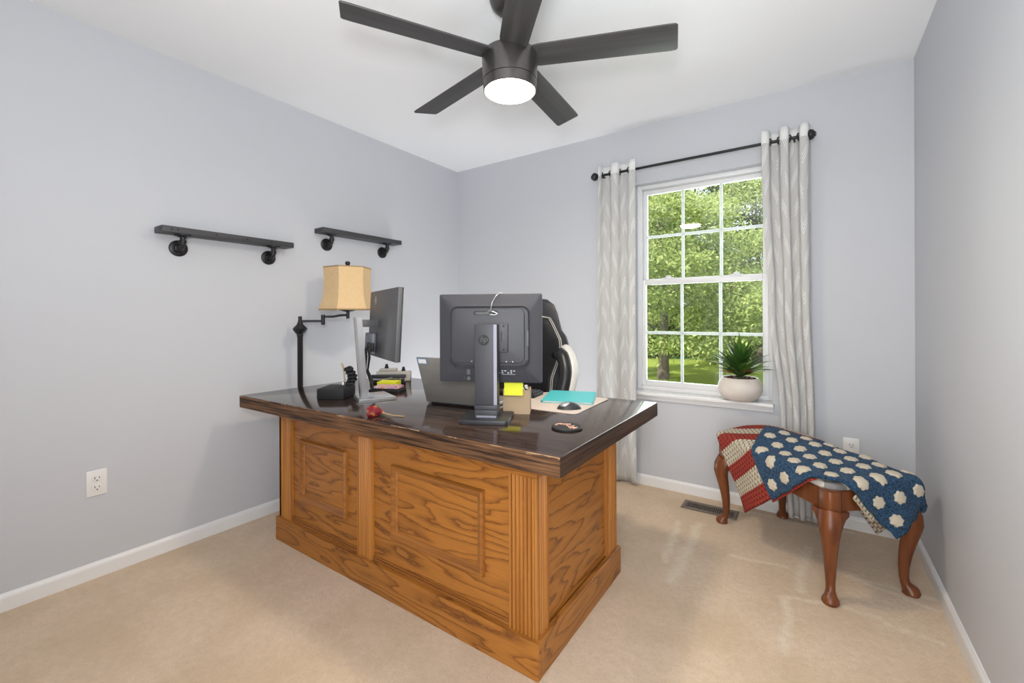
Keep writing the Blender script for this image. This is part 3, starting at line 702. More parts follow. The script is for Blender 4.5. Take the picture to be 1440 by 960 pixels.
# local panel: x along width (right end nearest the camera), +y is screen side, -y back
bm = B(); box(bm, (-.290, -.006, .200), (.215, .014, .535), .004, mat=pan); ps = obj('screen_shell', bm, M['plasticgrey'], m2, 30)
bm = B(); box(bm, (-.289, .0145, .201), (.214, .019, .534), .0015, mat=pan); obj('screen_bezel', bm, M['plastic2'], m2, 30)
bm = B(); box(bm, (-.277, .0192, .214), (.202, .0200, .520), 0, mat=pan); obj('screen', bm, M['blackmatte'], m2)
bm = B(); box(bm, (-.285, -.026, .212), (-.125, -.0065, .318), .006, mat=pan); obj('rear_housing', bm, M['bluegrey'], m2, 30)
bm = B(); lathe(bm, [(.022, 0), (.022, .001), (.0195, .001), (.0195, 0)], 32, pan @ T(-.170, -.0065, .487) @ R(PI/2, 'X'), cap=False); lr = obj('logo_ring', bm, M['silver'], m2)
bm = B()
for s_ in (-1, 1): box(bm, (s_*.006-.0016, -.0016, -.012), (s_*.006+.0016, 0, .012), mat=pan @ T(-.170, -.0065, .487) @ R(.35, 'Y'))
box(bm, (-.006, -.0016, -.0015), (.006, 0, .0015), mat=pan @ T(-.170, -.0065, .487)); obj('logo_strokes', bm, M['silver'], lr)
bm = B()
for j, (x0_, x1_, dz) in enumerate(((-.185, -.21, 0), (-.165, -.215, .01), (-.118, -.17, .02), (-.10, -.165, -.01))):
    P0 = pan @ Vector((x0_, -.030, .262)); P1 = pan @ Vector((x0_+.004, -.040, .20)); P2 = pan @ Vector((x1_, -.030, .13)); P3 = pan @ Vector((x1_+.03, -.005, .05+dz)); P3.z = max(P3.z, .012)
    tube(bm, [P0, P0.lerp(P1, .5)+Vector((0, -.01, 0)), P1, P2, P3], .0042, 8); box(bm, (-.011, -.007, -.034), (.011, .007, .008), .002, mat=Matrix.Translation(P0))
obj('video_cable', bm, M['blackmatte'], m2, 60)

# ------------------------------------------------------------------ laptop
AL = math.radians(9)
lp = thing('laptop', 'open silver laptop with lid back to camera, behind the square monitor', 'laptop', (-1.305, 1.470, TZ), AL)
bm = B(); prism(bm, rrect(.335, .230, .012), .002, .018, mat=T(0, .118, 0), bev=.003); lb = obj('keyboard_base', bm, M['laptop'], lp, 30)
bm = B(); box(bm, (-.15, .035, .0182), (.15, .13, .0195), .001); obj('keys', bm, M['blackmatte'], lb)
bm = B(); box(bm, (-.05, .15, .0181), (.05, .215, .0187)); obj('touchpad', bm, M['plasticgrey'], lb)
LM = T(0, .004, .012) @ R(math.radians(20), 'X')
bm = B(); box(bm, (-.167, -.007, 0), (.167, 0, .225), .003, mat=LM); ld = obj('screen_lid', bm, M['laptop'], lp, 30)
bm = B(); box(bm, (-.155, .0001, .012), (.155, .0010, .213), mat=LM); obj('screen', bm, M['blackmatte'], ld)
bm = B(); box(bm, (-.165, -.0078, .192), (-.110, -.0070, .2235), mat=LM); obj('asset_label', bm, M['blue'], ld)
bm = B(); box(bm, (-.157, -.0084, .1965), (-.116, -.0078, .2165), mat=LM); obj('label_paper', bm, M['white'], ld)
bm = B(); tube(bm, [(-.14, .003, .010), (.14, .003, .010)], .0065, 12); obj('hinge', bm, M['blackmatte'], lp, 60)

# ------------------------------------------------------------------ things on the desk
bx = thing('cardboard_box', 'small open brown cardboard box behind the sticky note', 'box', (-1.023, 1.530, TZ), math.radians(28))
bm = B(); t_ = .003; bw, bd, bh_ = .055, .045, .099
for lo, hi in (((-bw, -bd, 0), (bw, bd, t_)), ((-bw, -bd, t_), (bw, -bd+t_, bh_)), ((-bw, bd-t_, t_), (bw, bd, bh_)), ((-bw, -bd+t_, t_), (-bw+t_, bd-t_, bh_)), ((bw-t_, -bd+t_, t_), (bw, bd-t_, bh_))): box(bm, lo, hi)
obj('box_walls', bm, M['card'], bx)
zb = thing('wrapped_roll', 'black and white patterned roll poking out of the cardboard box', 'roll', bx.matrix_basis @ Vector((.018, -.014, t_)), math.radians(28))
bm = B(); lathe(bm, [(.019, 0), (.019, .108), (.017, .1125), (.006, .1125), (.006, .108)], 20, R(.10, 'Y')); obj('roll', bm, M['zebra'], zb, 40)
mp = thing('mouse_pad', 'large pale beige desk pad under the teal folder', 'desk pad', (-.975, 1.805, TZ), math.radians(2))
bm = B(); prism(bm, rrect(.35, .40, .025), 0, .003, bev=.001); obj('pad', bm, M['pad'], mp, 30)
fo = thing('folder', 'teal folder with white pages lying on the beige pad', 'folder', (-.970, 1.912, TZ+.0032), math.radians(20))
bm = B(); box(bm, (-.112, -.135, .0012), (.114, .135, .009)); obj('pages', bm, M['white'], fo)
bm = B(); box(bm, (-.118, -.142, .009), (.118, .142, .0106), .0006); box(bm, (-.118, -.142, 0), (.118, .142, .0012), .0005); box(bm, (-.118, -.142, .0012), (-.1165, .142, .009)); obj('cover', bm, M['teal'], fo)
ms = thing('computer_mouse', 'black computer mouse with pale oval top on the pad', 'mouse', (-.862, 1.690, TZ+.0032), math.radians(-56))
bm = B()
N1, N2 = 20, 10
def mouse_pt(u, v, sx=.031, sy=.053, h=.027):
    a = 2*PI*u; r = v; return (sx*r*math.cos(a)*(1-.10*math.sin(a)), sy*r*math.sin(a), h*max(0, 1-r*r)**.62+.001)
rings = [[bm.verts.new(mouse_pt(i/N1, (j+1)/N2)) for i in range(N1)] for j in range(N2)]; c = bm.verts.new((0, 0, .030))
for i in range(N1): bm.faces.new((c, rings[0][i], rings[0][(i+1) % N1]))
for j in range(N2-1):
    for i in range(N1): bm.faces.new((rings[j][i], rings[j+1][i], rings[j+1][(i+1) % N1], rings[j][(i+1) % N1]))
bm.faces.new(rings[-1][::-1]); bmesh.ops.recalc_face_normals(bm, faces=bm.faces); obj('shell', bm, M['plastic2'], ms, 70)
bm = B(); rg = []
for j in range(7):
    row = []
    for i in range(28):
        a = 2*PI*i/28; k = j/6; px_, py_ = .22+.50*k*math.cos(a), -.36+.42*k*math.sin(a); r = math.hypot(px_, py_); a2 = math.atan2(py_, px_)
        q = Vector(mouse_pt(a2/(2*PI), r)); n_ = Vector((q.x/.031**2, q.y/.053**2, q.z/.027**2)).normalized(); row.append(bm.verts.new(q+n_*(.0012 if j < 6 else -.001)))
    rg.append(row)
for a, b in zip(rg[1:], rg[2:]):
    for i in range(28): bm.faces.new((a[i], a[(i+1) % 28], b[(i+1) % 28], b[i]))
for v in rg[0]: bm.verts.remove(v)
bm.faces.new(rg[1]); bmesh.ops.recalc_face_normals(bm, faces=bm.faces); obj('palm_oval', bm, M['silver'], ms, 70)
cs = thing('coaster', 'round black coaster with scratchy copper coloured pattern', 'coaster', (-.722, 1.398, TZ))
bm = B(); lathe(bm, [(0, 0), (.052, 0), (.055, .002), (.055, .008), (.053, .010), (.048, .0105), (0, .0105)], 40); obj('disc', bm, M['blackmatte'], cs, 40)
bm = B(); rc = random.Random(3)
main = [Vector((-.044+.0125*i, .016*math.sin(i*.8)-.002, 0)) for i in range(8)]
tube(bm, [p+Vector((0, 0, .0108)) for p in main], .0022, 6)
for i in range(34):
    p = main[rc.randrange(8)]; a = rc.uniform(.5, 1.3)*rc.choice((1, -1)); L_ = rc.uniform(.012, .026)
    q = p+Vector((math.cos(a)*L_, math.sin(a)*L_, 0)); 
    if q.length < .050: tube(bm, [p+Vector((0, 0, .0108)), q+Vector((0, 0, .0108))], .0016, 6)
obj('copper_pattern', bm, M['copper'], cs)
rs = thing('dried_rose', 'dried red rose with bare stem lying by the desk front edge', 'flower', (-1.432, 1.148, TZ), math.radians(30))
bm = B(); rr_ = random.Random(5)
for layer in range(3):
    for k in range(5):
        a = 2*PI*k/5+layer*.6; R0 = (.009+.0045*layer)
        g = [[None]*5 for _ in range(6)]
        for i in range(6):
            h = i/5
            for j in range(5):
                w_ = (j-2)/2*.62*(1 if h < .8 else .75); rad = R0*(.45+1.0*math.sin(min(1, h*1.15)*PI*.62)); 
                g[i][j] = bm.verts.new((-.034+.052*(1-h)-.004*layer, rad*math.cos(a+w_), rad*math.sin(a+w_)))
        for i in range(5):
            for j in range(4): bm.faces.new((g[i][j], g[i][j+1], g[i+1][j+1], g[i+1][j]))
bmesh.ops.solidify(bm, geom=list(bm.faces), thickness=.0008); bmesh.ops.transform(bm, matrix=T(-.005, 0, .0205), verts=bm.verts); obj('petals', bm, M['red_petal'], rs, 60)
bm = B(); tube(bm, [(.008, 0, .019), (.018, 0, .014), (.05, .003, .006), (.098, -.002, .0035)], [.006, .003, .0022, .0028], 8); obj('stem', bm, M['stem'], rs, 60)

# clutter at the left of the desk
bb = thing('black_box', 'plain black box beside the silver monitor stand', 'box', (-1.965, 1.303, TZ), math.radians(33))
bm = B(); box(bm, (-.067, -.065, 0), (.067, .085, .052), .004); obj('body', bm, M['blackmatte'], bb, 30)
hb = thing('cable_bundle', 'coiled black cable bundle with tan loop on top of black box', 'cable', (-1.962, 1.385, TZ+.052), .4)
bm = B(); rc = random.Random(11)
for k in range(5):
    pts = []; cx = .012*math.sin(k); 
    for i in range(16): a = 2*PI*i/16; pts.append((cx+.022*math.cos(a), .013*math.sin(a)+rc.uniform(-.002, .002), .0105+k*.0175+.006*math.sin(a)))
    tube(bm, pts, .0055, 7, closed=True)
    tube(bm, [(p[0]*.55, p[1]*.55, p[2]+.004) for p in pts], .006, 7, closed=True)
obj('coil', bm, M['blackmatte'], hb, 60)
bm = B(); lathe(bm, [(.009, 0), (.009, .016), (.007, .018), (0, .018)], 12, T(-.034, -.012, .0)); obj('plug', bm, M['silver'], hb, 50)
bm = B(); tube(bm, [(-.030, 0, .012), (-.034, 0, .04), (-.036, 0, .07), (-.042, 0, .095), (-.050, 0, .108), (-.045, 0, .098), (-.034, .004, .075)], [.004, .0045, .0045, .006, .006, .005, .003], 8); obj('strap_loop', bm, M['finish_tan'], hb, 60)
np_ = thing('note_tray', 'black tray with pink and orange patterned notepad behind silver stand', 'tray', (-1.905, 1.578, TZ), math.radians(25))
bm = B(); prism(bm, rrect(.18, .10, .012), 0, .010, bev=.002); prism(bm, rrect(.165, .085, .012), .010, .016, bev=.002); obj('tray', bm, M['blackmatte'], np_, 30)
pd = thing('notepad', 'pink and orange patterned notepad on black tray', 'notepad', (-1.905, 1.578, TZ+.016), math.radians(25))
bm = B(); box(bm, (-.062, -.038, 0), (.076, .038, .012), .001); obj('pad_block', bm, M['pink'], pd)
ys = thing('sticky_note_pad', 'thick yellow green sticky note pad behind silver monitor stand', 'sticky notes', (-2.015, 1.680, TZ), math.radians(30))
bm = B(); box(bm, (-.055, -.045, 0), (.055, .045, .030), .001); obj('pad_block', bm, M['yellow'], ys)
bm = B(); box(bm, (-.0552, -.0452, .004), (.0552, .0452, .009)); obj('coloured_sheets', bm, M['pink'], ys)
hp_ = thing('hole_punch', 'black and silver hole punch under the widescreen monitor', 'hole punch', (-2.115, 1.755, TZ), math.radians(36))
bm = B(); box(bm, (-.105, -.022, 0), (.100, .032, .008), .002); box(bm, (-.10, -.010, .008), (.095, .020, .022), .003); b_ = obj('base', bm, M['blackmatte'], hp_, 30)
bm = B(); box(bm, (-.105, -.014, .030), (.105, .024, .050), .006); obj('lever', bm, M['plastic2'], hp_, 30)
bm = B()
for x in (-.07, 0, .07): lathe(bm, [(.009, .008), (.009, .032)], 12, T(x, .004, 0))
tube(bm, [(-.09, -.016, .024), (-.03, -.024, .022), (.03, -.018, .034)], .004, 8); obj('punch_pin', bm, M['silver'], hp_, 40)
dk = thing('adapter_hub', 'off white adapter box with black plugs beneath the widescreen monitor', 'adapter', (-2.135, 1.800, TZ), math.radians(36))
bm = B(); box(bm, (-.105, .03, 0), (.105, .085, .060), .004); box(bm, (-.085, .03, .060), (.02, .08, .078), .004); obj('case', bm, M['offwhite'], dk, 30)
for x, z, r in ((-.045, .078, .012), (.06, .060, .012)):
    bm = B(); lathe(bm, [(r, 0), (r, .012), (r*.7, .014), (r*.7, .026), (0, .026)], 14, T(x, .055, z)); obj('plug', bm, M['blackmatte'], dk, 40)
kb = thing('keyboard', 'black keyboard lying behind the square monitor stand', 'keyboard', (-1.17, 1.86, TZ), math.radians(8))
bm = B(); box(bm, (-.16, -.06, 0), (.05, .06, .022), .004); obj('case', bm, M['blackmatte'], kb, 30)
bm = B()
for i in range(9):
    for j in range(4): box(bm, (-.152+.0217*i, -.05+.026*j, .022), (-.134+.0217*i, -.028+.026*j, .028), .002)
obj('keys', bm, M['plastic2'], kb)

# ------------------------------------------------------------------ office chair
CH = Vector((-1.50, 2.18, 0)); CA = math.radians(16)
ch = thing('office_chair', 'black racing style office chair with white trimmed arms behind desk', 'chair', CH, CA)
# local: faces -y
bm = B()
for k in range(5):
    a = 2*PI*k/5+.3; tube(bm, [(.03*math.cos(a), .03*math.sin(a), .12), (.18*math.cos(a), .18*math.sin(a), .105), (.30*math.cos(a), .30*math.sin(a), .075)], [.03, .024, .018], 10)
lathe(bm, [(0, .08), (.045, .08), (.045, .15), (0, .15)], 20); obj('star_base', bm, M['blackmatte'], ch, 50)
for k in range(5):
    a = 2*PI*k/5+.3; bm = B(); 
    for s_ in (-.014, .014): lathe(bm, [(0, -.010), (.024, -.010), (.028, -.006), (.028, .006), (.024, .010), (0, .010)], 18, T(.30*math.cos(a), .30*math.sin(a), .029) @ R(a, 'Z') @ T(0, s_, 0) @ R(PI/2, 'X'))
    tube(bm, [(.30*math.cos(a), .30*math.sin(a), .03), (.30*math.cos(a), .30*math.sin(a), .08)], .009, 8); obj('caster', bm, M['blackmatte'], ch, 40)
bm = B(); lathe(bm, [(.026, .15), (.026, .30), (.017, .30), (.017, .42)], 18); box(bm, (-.12, -.12, .40), (.12, .12, .43), .01); obj('gas_lift', bm, M['black'], ch, 40)
bm = B(); box(bm, (-.26, -.27, .43), (.26, .22, .52), .04, seg=4); obj('seat', bm, M['leather'], ch, 50)
# backrest with shoulder wings
outl = [(.10, .0), (.20, .02), (.245, .12), (.255, .24), (.285, .36), (.312, .45), (.312, .50), (.295, .545), (.262, .585), (.245, .635), (.225, .70), (.200, .755), (.16, .785), (.08, .80)]
def slab(half, th, curve, ymid, bevel):
    """a padded slab from rows of (half width, height): dished so its edges come forward, thin at the rim"""
    bm = B(); NX = 14; F = []; K = []
    for j, (w_, z) in enumerate(half):
        rf, rk = [], []
        for k in range(NX+1):
            x = w_*(2*k/NX-1); e = abs(2*k/NX-1); edge = max(e**6, 1.0 if j in (0, len(half)-1) else 0)
            y = ymid-curve*(abs(x)/.3)**2
            rf.append(bm.verts.new((x, y-th/2+bevel*edge, z))); rk.append(bm.verts.new((x, y+th/2-bevel*edge, z)))
        F.append(rf); K.append(rk)
    n = len(half)
    for j in range(n-1):
        for k in range(NX):
            bm.faces.new((F[j][k], F[j][k+1], F[j+1][k+1], F[j+1][k])); bm.faces.new((K[j][k+1], K[j][k], K[j+1][k], K[j+1][k+1]))
        for k in (0, NX): bm.faces.new((F[j][k], F[j+1][k], K[j+1][k], K[j][k]))
    for j in (0, n-1):
        for k in range(NX): bm.faces.new((F[j][k], F[j][k+1], K[j][k+1], K[j][k]))
    bmesh.ops.recalc_face_normals(bm, faces=bm.faces); return bm
CB = T(0, .20, .47) @ R(math.radians(-8), 'X')
bm = slab(outl, .09, .09, 0, .022); bmesh.ops.transform(bm, matrix=CB, verts=bm.verts); bk = obj('backrest', bm, M['leathergrey'], ch, 50)
inn = [(.08, .06), (.17, .08), (.20, .20), (.205, .28), (.255, .42), (.262, .48), (.255, .52), (.200, .62), (.175, .66), (.08, .68)]
bm = slab(inn, .05, .09, -.030, .020); inn = inn+[(-x, z) for x, z in inn[::-1]]; bmesh.ops.transform(bm, matrix=CB, verts=bm.verts); obj('back_cushion', bm, M['leather'], bk, 50)
bm = B()
for off in (.004, .016):
    tube(bm, [CB @ Vector((x+ (off if x > 0 else -off), -.044-.09*((abs(x)+off)/.3)**2, z)) for x, z in inn], .0030, 6)
obj('piping', bm, M['stitch'], bk, 60)
for s_ in (1, -1):
    # padded flip-up arm: a curved pad, black inner face and white outer band
    path = [(.305, -.03, .500), (.332, -.04, .45), (.345, -.05, .36), (.338, -.06, .26), (.318, -.07, .18), (.300, -.075, .12)]
    ax = bpy.data.objects.new('armrest', None); C.objects.link(ax); ax.parent = ch
    cur = []
    ctrl = [Vector((.262, .11, .925)), Vector((.300, .085, .940)), Vector((.325, .06, .922)), Vector((.350, .03, .875)), Vector((.362, 0, .82)), Vector((.352, -.03, .73)), Vector((.325, -.06, .65)), Vector((.29, -.06, .55)), Vector((.24, -.02, .46))]
    for i in range(len(ctrl)-1):
        p0 = ctrl[max(i-1, 0)]; p1 = ctrl[i]; p2 = ctrl[i+1]; p3 = ctrl[min(i+2, len(ctrl)-1)]
        for k in range(4):
            u = k/4; cur.append(.5*((2*p1)+(p2-p0)*u+(2*p0-5*p1+4*p2-p3)*u*u+(3*p1-p0-3*p2+p3)*u**3))
    cur.append(ctrl[-1]); cur = [Vector((p.x*s_, p.y, p.z)) for p in cur]
    bm = B(); tube(bm, [p+Vector((.012*s_, .012, .006)) for p in cur], [.012+.018*min(1, i/4)*(1 if i < 26 else .8) for i in range(len(cur))], 12, sx=1.0); obj('arm_band', bm, M['leatherw'], ax, 60)['label'] = 'white padded outer band'
    bm = B(); tube(bm, [p+Vector((-.026*s_, -.016, -.022 if i < 8 else 0)) for i, p in enumerate(cur)], [.014+.024*min(1, i/5) for i in range(len(cur))], 12); obj('arm_pad', bm, M['leather'], ax, 60)

# ------------------------------------------------------------------ curtain rod and curtains
RY, RZ = YB-.085, 2.127
rd = thing('curtain_rod', 'black metal curtain rod with ball finials above the window', 'curtain rod', (-.63, RY, RZ))
bm = B(); tube(bm, [(-.605, 0, 0), (.600, 0, 0)], .0085, 14); obj('rod', bm, M['black'], rd, 60)
for s_ in (-1, 1):
    bm = B(); lathe(bm, [(.0085, 0), (.014, .002), (.014, .008), (.009, .012), (.009, .018), (.013, .022), (.010, .028), (.022, .036), (.0275, .048), (.0275, .056), (.022, .066), (.013, .070), (.013, .075), (0, .078)], 24, T(s_*.578, 0, 0) @ R(s_*PI/2, 'Y')); obj('finial', bm, M['black'], rd, 50)
for x in (-.565, .555):
    bm = B(); tube(bm, [(x, .085, -.012), (x, .02, -.012), (x, 0, -.012)], .006, 8); lathe(bm, [(.02, 0), (.02, .005), (0, .006)], 16, T(x, .085, -.012) @ R(PI/2, 'X')); obj('bracket', bm, M['black'], rd, 50)
def curtain(name, lab, xt0, xt1, mids, folds, phase, zbot, seed, ztop=.062):
    """a cloth weaving in front of and behind the rod; mids = [(z, x0, x1, amp, y offset)] from top to bottom"""
    cu = thing(name, lab, 'curtain', ((xt0+xt1)/2, RY, RZ), 0, 'white stitched curtains at the window')
    NU, NV = 97, 60; bm = B(); uvl = bm.loops.layers.uv.new('UVMap'); g = []; rc = random.Random(seed); ph2 = [rc.uniform(0, 6) for _ in range(4)]
    zt = RZ+ztop
    for j in range(NV+1):
        z = zt+(zbot-zt)*(j/NV); row = []
        for a, b in zip(mids, mids[1:]):
            if a[0] >= z >= b[0]-1e-6: k = (a[0]-z)/(a[0]-b[0]); k = k*k*(3-2*k); break
        x0, x1, amp, yo = [a[i]+(b[i]-a[i])*k for i in (1, 2, 3, 4)]
        for i in range(NU):
            u = i/(NU-1); s = math.sin(2*PI*folds*u+phase)
            drift = .35*math.sin(1.7*z+ph2[0]+5*u)*(min(1, (zt-z)/.4))
            s2 = math.sin(2*PI*folds*u+phase+drift)
            sq = math.copysign(abs(s2)**.75, s2)
            x = x0+(x1-x0)*u - .012*math.sin(4*PI*folds*u+2*phase)*min(1, amp/.03)*.5
            y = RY+yo-amp*sq + .004*math.sin(9*u+3*z+ph2[1])
            y = min(y, YB-.006 if z > BH+.02 else YB-.018)
            row.append(bm.verts.new((x-cu.location.x, y-cu.location.y, z-cu.location.z)))
        g.append(row)
    width = .72
    for j in range(NV):
        for i in range(NU-1):
            f = bm.faces.new((g[j][i], g[j+1][i], g[j+1][i+1], g[j][i+1]))
            for lp_, (jj, ii) in zip(f.loops, ((j, i), (j+1, i), (j+1, i+1), (j, i+1))): lp_[uvl].uv = (width*ii/(NU-1), 2.15*(1-jj/NV))
    cl = obj('cloth', bm, M['curtain'], cu, 180)
    so = cl.modifiers.new('thickness', 'SOLIDIFY'); so.thickness = .0018
    for k in range(int(folds*2)+1):   # grommets where the cloth crosses the rod
        u = (k*PI-phase)/(2*PI*folds)
        if .03 < u < .97:
            x = xt0+(xt1-xt0)*u-cu.location.x
            bm = B(); pts = [(0, .019*math.cos(2*PI*i/20), .019*math.sin(2*PI*i/20)) for i in range(20)]
            tube(bm, pts, .0036, 8, closed=True, mat=T(x, 0, 0) @ R(math.radians(28 if k % 2 else -28), 'Z')); obj('grommet', bm, M['black'], cu, 60)
    return cu
curtain('curtain', 'white stitched curtain panel left of the window beside the desk', -1.222, -.965,
        [(2.30, -1.222, -.965, .036, 0), (1.9, -1.228, -.968, .026, 0), (1.2, -1.245, -.972, .020, .012), (.5, -1.262, -.972, .020, .02), (0, -1.27, -.972, .020, .02)], 2, 2.2, .018, 1)
curtain('curtain', 'white stitched curtain panel right of the window above the blanket bench', -.228, .006,
        [(2.30, -.228, .006, .038, 0), (1.9, -.225, .004, .026, 0), (1.2, -.196, .004, .020, .012), (.55, -.140, .018, .020, .02), (0, -.105, .034, .020, .02)], 2.5, .8, .018, 2)

# ------------------------------------------------------------------ potted plant on the sill
pt = thing('potted_plant', 'spiky green plant in round white pot on window sill', 'plant', (-.356, 2.940, OZ0))
bm = B(); lathe(bm, [(0, 0), (.058, 0), (.082, .010), (.106, .032), (.119, .062), (.121, .085), (.114, .112), (.100, .135), (.096, .140), (.090, .138), (.094, .126), (.090, .120), (0, .120)], 48); obj('pot', bm, M['pot'], pt, 50)
bm = B(); lathe(bm, [(.0935, .122), (.06, .131), (.02, .135), (0, .136)], 24, cap=False); rc = random.Random(2)
for i in range(70):
    a = rc.uniform(0, 2*PI); r = .092*math.sqrt(rc.random()); bmesh.ops.create_icosphere(bm, subdivisions=1, radius=rc.uniform(.004, .009), matrix=T(r*math.cos(a), r*math.sin(a), .132))
obj('soil', bm, M['soil'], pt, 60)
def strap_leaf(bm, az, el, L_, wd, droop, base=(0, 0, .135), fold=.25):
    p = Vector(base); n = 9; c = []
    for i in range(n):
        t_ = i/(n-1); e = el-droop*t_**1.4; c.append((p.copy(), e)); p += Vector((math.cos(az)*math.cos(e), math.sin(az)*math.cos(e), math.sin(e)))*L_/(n-1)
    side = Vector((-math.sin(az), math.cos(az), 0)); L3 = []; tw = rc.uniform(-.3, .3)
    for i, (q, e) in enumerate(c):
        t_ = i/(n-1); ww = wd*(.45+1.0*math.sin(min(1, t_*1.05+.12)*PI)**.8*.75)*(1-t_**5) + .0006
        nrm = Vector((-math.cos(az)*math.sin(e), -math.sin(az)*math.sin(e), math.cos(e))); sd = side*math.cos(tw*t_)+nrm*math.sin(tw*t_)
        L3.append([bm.verts.new(q-sd*ww+nrm*ww*fold*2), bm.verts.new(q), bm.verts.new(q+sd*ww+nrm*ww*fold*2)])
    for a, b in zip(L3, L3[1:]):
        for k in range(2): bm.faces.new((a[k], a[k+1], b[k+1], b[k]))
def limited(az, L_):    # the rosette leans away from the glass
    return L_*(1 if math.sin(az) < .25 else .52)
bm = B()
for i in range(58):
    az = i*2.399; k = i/58; el = math.radians(80-52*k+rc.uniform(-6, 6)); h = .215-.03*k
    strap_leaf(bm, az, el, limited(az, h*rc.uniform(.95, 1.1)), .0175, .55*k+rc.uniform(0, .3), (0.0, -.012, .135+.05*(1-k)))
for dx, dy, th in ((.0, -.012, .03),): lathe(bm, [(.014, .12), (.010, .19), (0, .19)], 12, T(dx, dy, 0))
obj('foliage', bm, M['plantleaf'], pt, 60)
bm = B()
for i in range(15):
    az = i*2.399+.5; strap_leaf(bm, az, math.radians(rc.uniform(2, 26)), limited(az, rc.uniform(.11, .15)), .006, rc.uniform(.0, .4), (0, -.012, .150+rc.uniform(0, .02)))
obj('dried_leaves', bm, M['dryleaf'], pt, 60)['label'] = 'dried reddish brown lower leaves'

# ------------------------------------------------------------------ bench
BA = math.radians(-47.17); BO = Vector((-.411, 2.656, 0)); BL, BW = .691, .372
be = thing('bench', 'cherry wood cabriole leg bench with a printed padded seat', 'bench', BO, BA)
# local x runs along the bench, y to the back
bm = B(); rz0, rz1 = .362, .442; e_ = .006
box(bm, (.035, -.012+e_, rz0), (BL-.035, .012+e_, rz1), .003); box(bm, (.035, BW-.012-e_, rz0), (BL-.035, BW+.012-e_, rz1), .003)
box(bm, (-.012+e_, .035, rz0), (.012+e_, BW-.035, rz1), .003); box(bm, (BL-.012-e_, .035, rz0), (BL+.012-e_, BW-.035, rz1), .003)
obj('seat_rail', bm, M['cherry'], be, 30)
for cx, cy, ox, oy in ((0, 0, -1, -1), (BL, 0, 1, -1), (BL, BW, 1, 1), (0, BW, -1, 1)):
    d = Vector((ox, oy, 0)).normalized(); c0 = Vector((cx, cy, 0))-d*.020
    zs = [(.362, .004, .038), (.345, .010, .040), (.320, .020, .041), (.290, .026, .037), (.255, .022, .031), (.21, .013, .0265), (.16, .005, .0225), (.11, .000, .019), (.07, .000, .0165), (.045, .004, .0165), (.030, .012, .021), (.018, .020, .029), (.008, .023, .031), (0, .023, .026)]
    bm = B(); tube(bm, [c0+d*o_+Vector((0, 0, z)) for z, o_, r in zs], [r for z, o_, r in zs], 18)
    for dx_, dy_ in ((-ox, 0), (0, -oy)):      # knee brackets under the rails
        v = Vector((dx_, dy_, 0)); w2 = Vector((-v.y, v.x, 0))*.011
        prof = [(.0, .362), (.062, .362), (.060, .345), (.045, .332), (.035, .312), (.026, .285), (.0, .26)]
        base = Vector((cx, cy, 0))+v*.012 + (Vector((0, oy, 0)) if dx_ else Vector((ox, 0, 0)))*.004
        fa = [bm.verts.new(base+v*a+Vector((0, 0, z))-w2) for a, z in prof]; fb = [bm.verts.new(base+v*a+Vector((0, 0, z))+w2) for a, z in prof]
        fs = [bm.faces.new(fa), bm.faces.new(fb[::-1])]
        for i in range(len(prof)): fs.append(bm.faces.new((fa[i], fa[(i+1) % len(prof)], fb[(i+1) % len(prof)], fb[i])))
        bmesh.ops.recalc_face_normals(bm, faces=fs)
    blk = Vector((cx, cy, 0))-d*.022
    prism(bm, rrect(.064, .064, .018, 4, blk.x, blk.y), .358, rz1+.003, bev=.003)
    obj('leg', bm, M['cherry'], be, 40)
bm = B(); prism(bm, rrect(BL-.012, BW-.012, .04, 5, BL/2, BW/2), .430, .470, bev=.016)
for v in bm.verts:
    if v.co.z > .455: v.co.z += 0
bmesh.ops.subdivide_edges(bm, edges=bm.edges, cuts=1)
obj('seat_cushion', bm, M['seatprint'], be, 60)

# ------------------------------------------------------------------ crocheted blanket draped over the bench
bl = thing('blanket', 'crocheted red, cream and blue flag blanket draped over the bench', 'blanket', BO, BA)
E1 = Vector((math.cos(math.radians(40)), math.sin(math.radians(40)))); E2 = Vector((-E1.y, E1.x)); P0 = Vector((.250, -.330))
def fold(x, lo, hi, r):
    if x > hi: d, s, e = x-hi, 1, hi
    elif x < lo: d, s, e = lo-x, -1, lo
    else: return x, 0
    if d < r*PI/2: return e+s*r*math.sin(d/r), r*(1-math.cos(d/r))
    return e+s*r, r+d-r*PI/2
def drape(p, q, lift=0):
    st = P0+E1*p+E2*q; s, t_ = st.x, st.y
    xs, d1 = fold(s, -.002, BL+.002, .022); ys, d2 = fold(t_, -.002, BW+.004, .022)
    ztop = .482+.052*math.exp(-(((s-.10)/.22)**2+((t_-.20)/.20)**2))+.016*math.exp(-(((s-.42)/.2)**2+((t_-.25)/.13)**2))
    ztop += .004*math.sin(23*s+3)*math.sin(19*t_)
    d = d1+d2; hang = max(0, d-.02)
    if t_ < 0: ys -= .05*hang+.007*math.sin(s*22+1)*min(1, hang*8)
    if s > BL: xs += .16*hang+.010*math.sin(t_*26+.5)*min(1, hang*7)
    if s < 0: xs -= .05*hang
    z = ztop-d*(1 if d2 else .97)
    return Vector((xs, ys, max(z, .03)+lift))
def drape_n(p, q):
    e = .004; a = drape(p+e, q)-drape(p-e, q); b = drape(p, q+e)-drape(p, q-e); n = a.cross(b)
    return n.normalized() if n.length > 1e-9 else Vector((0, 0, 1))
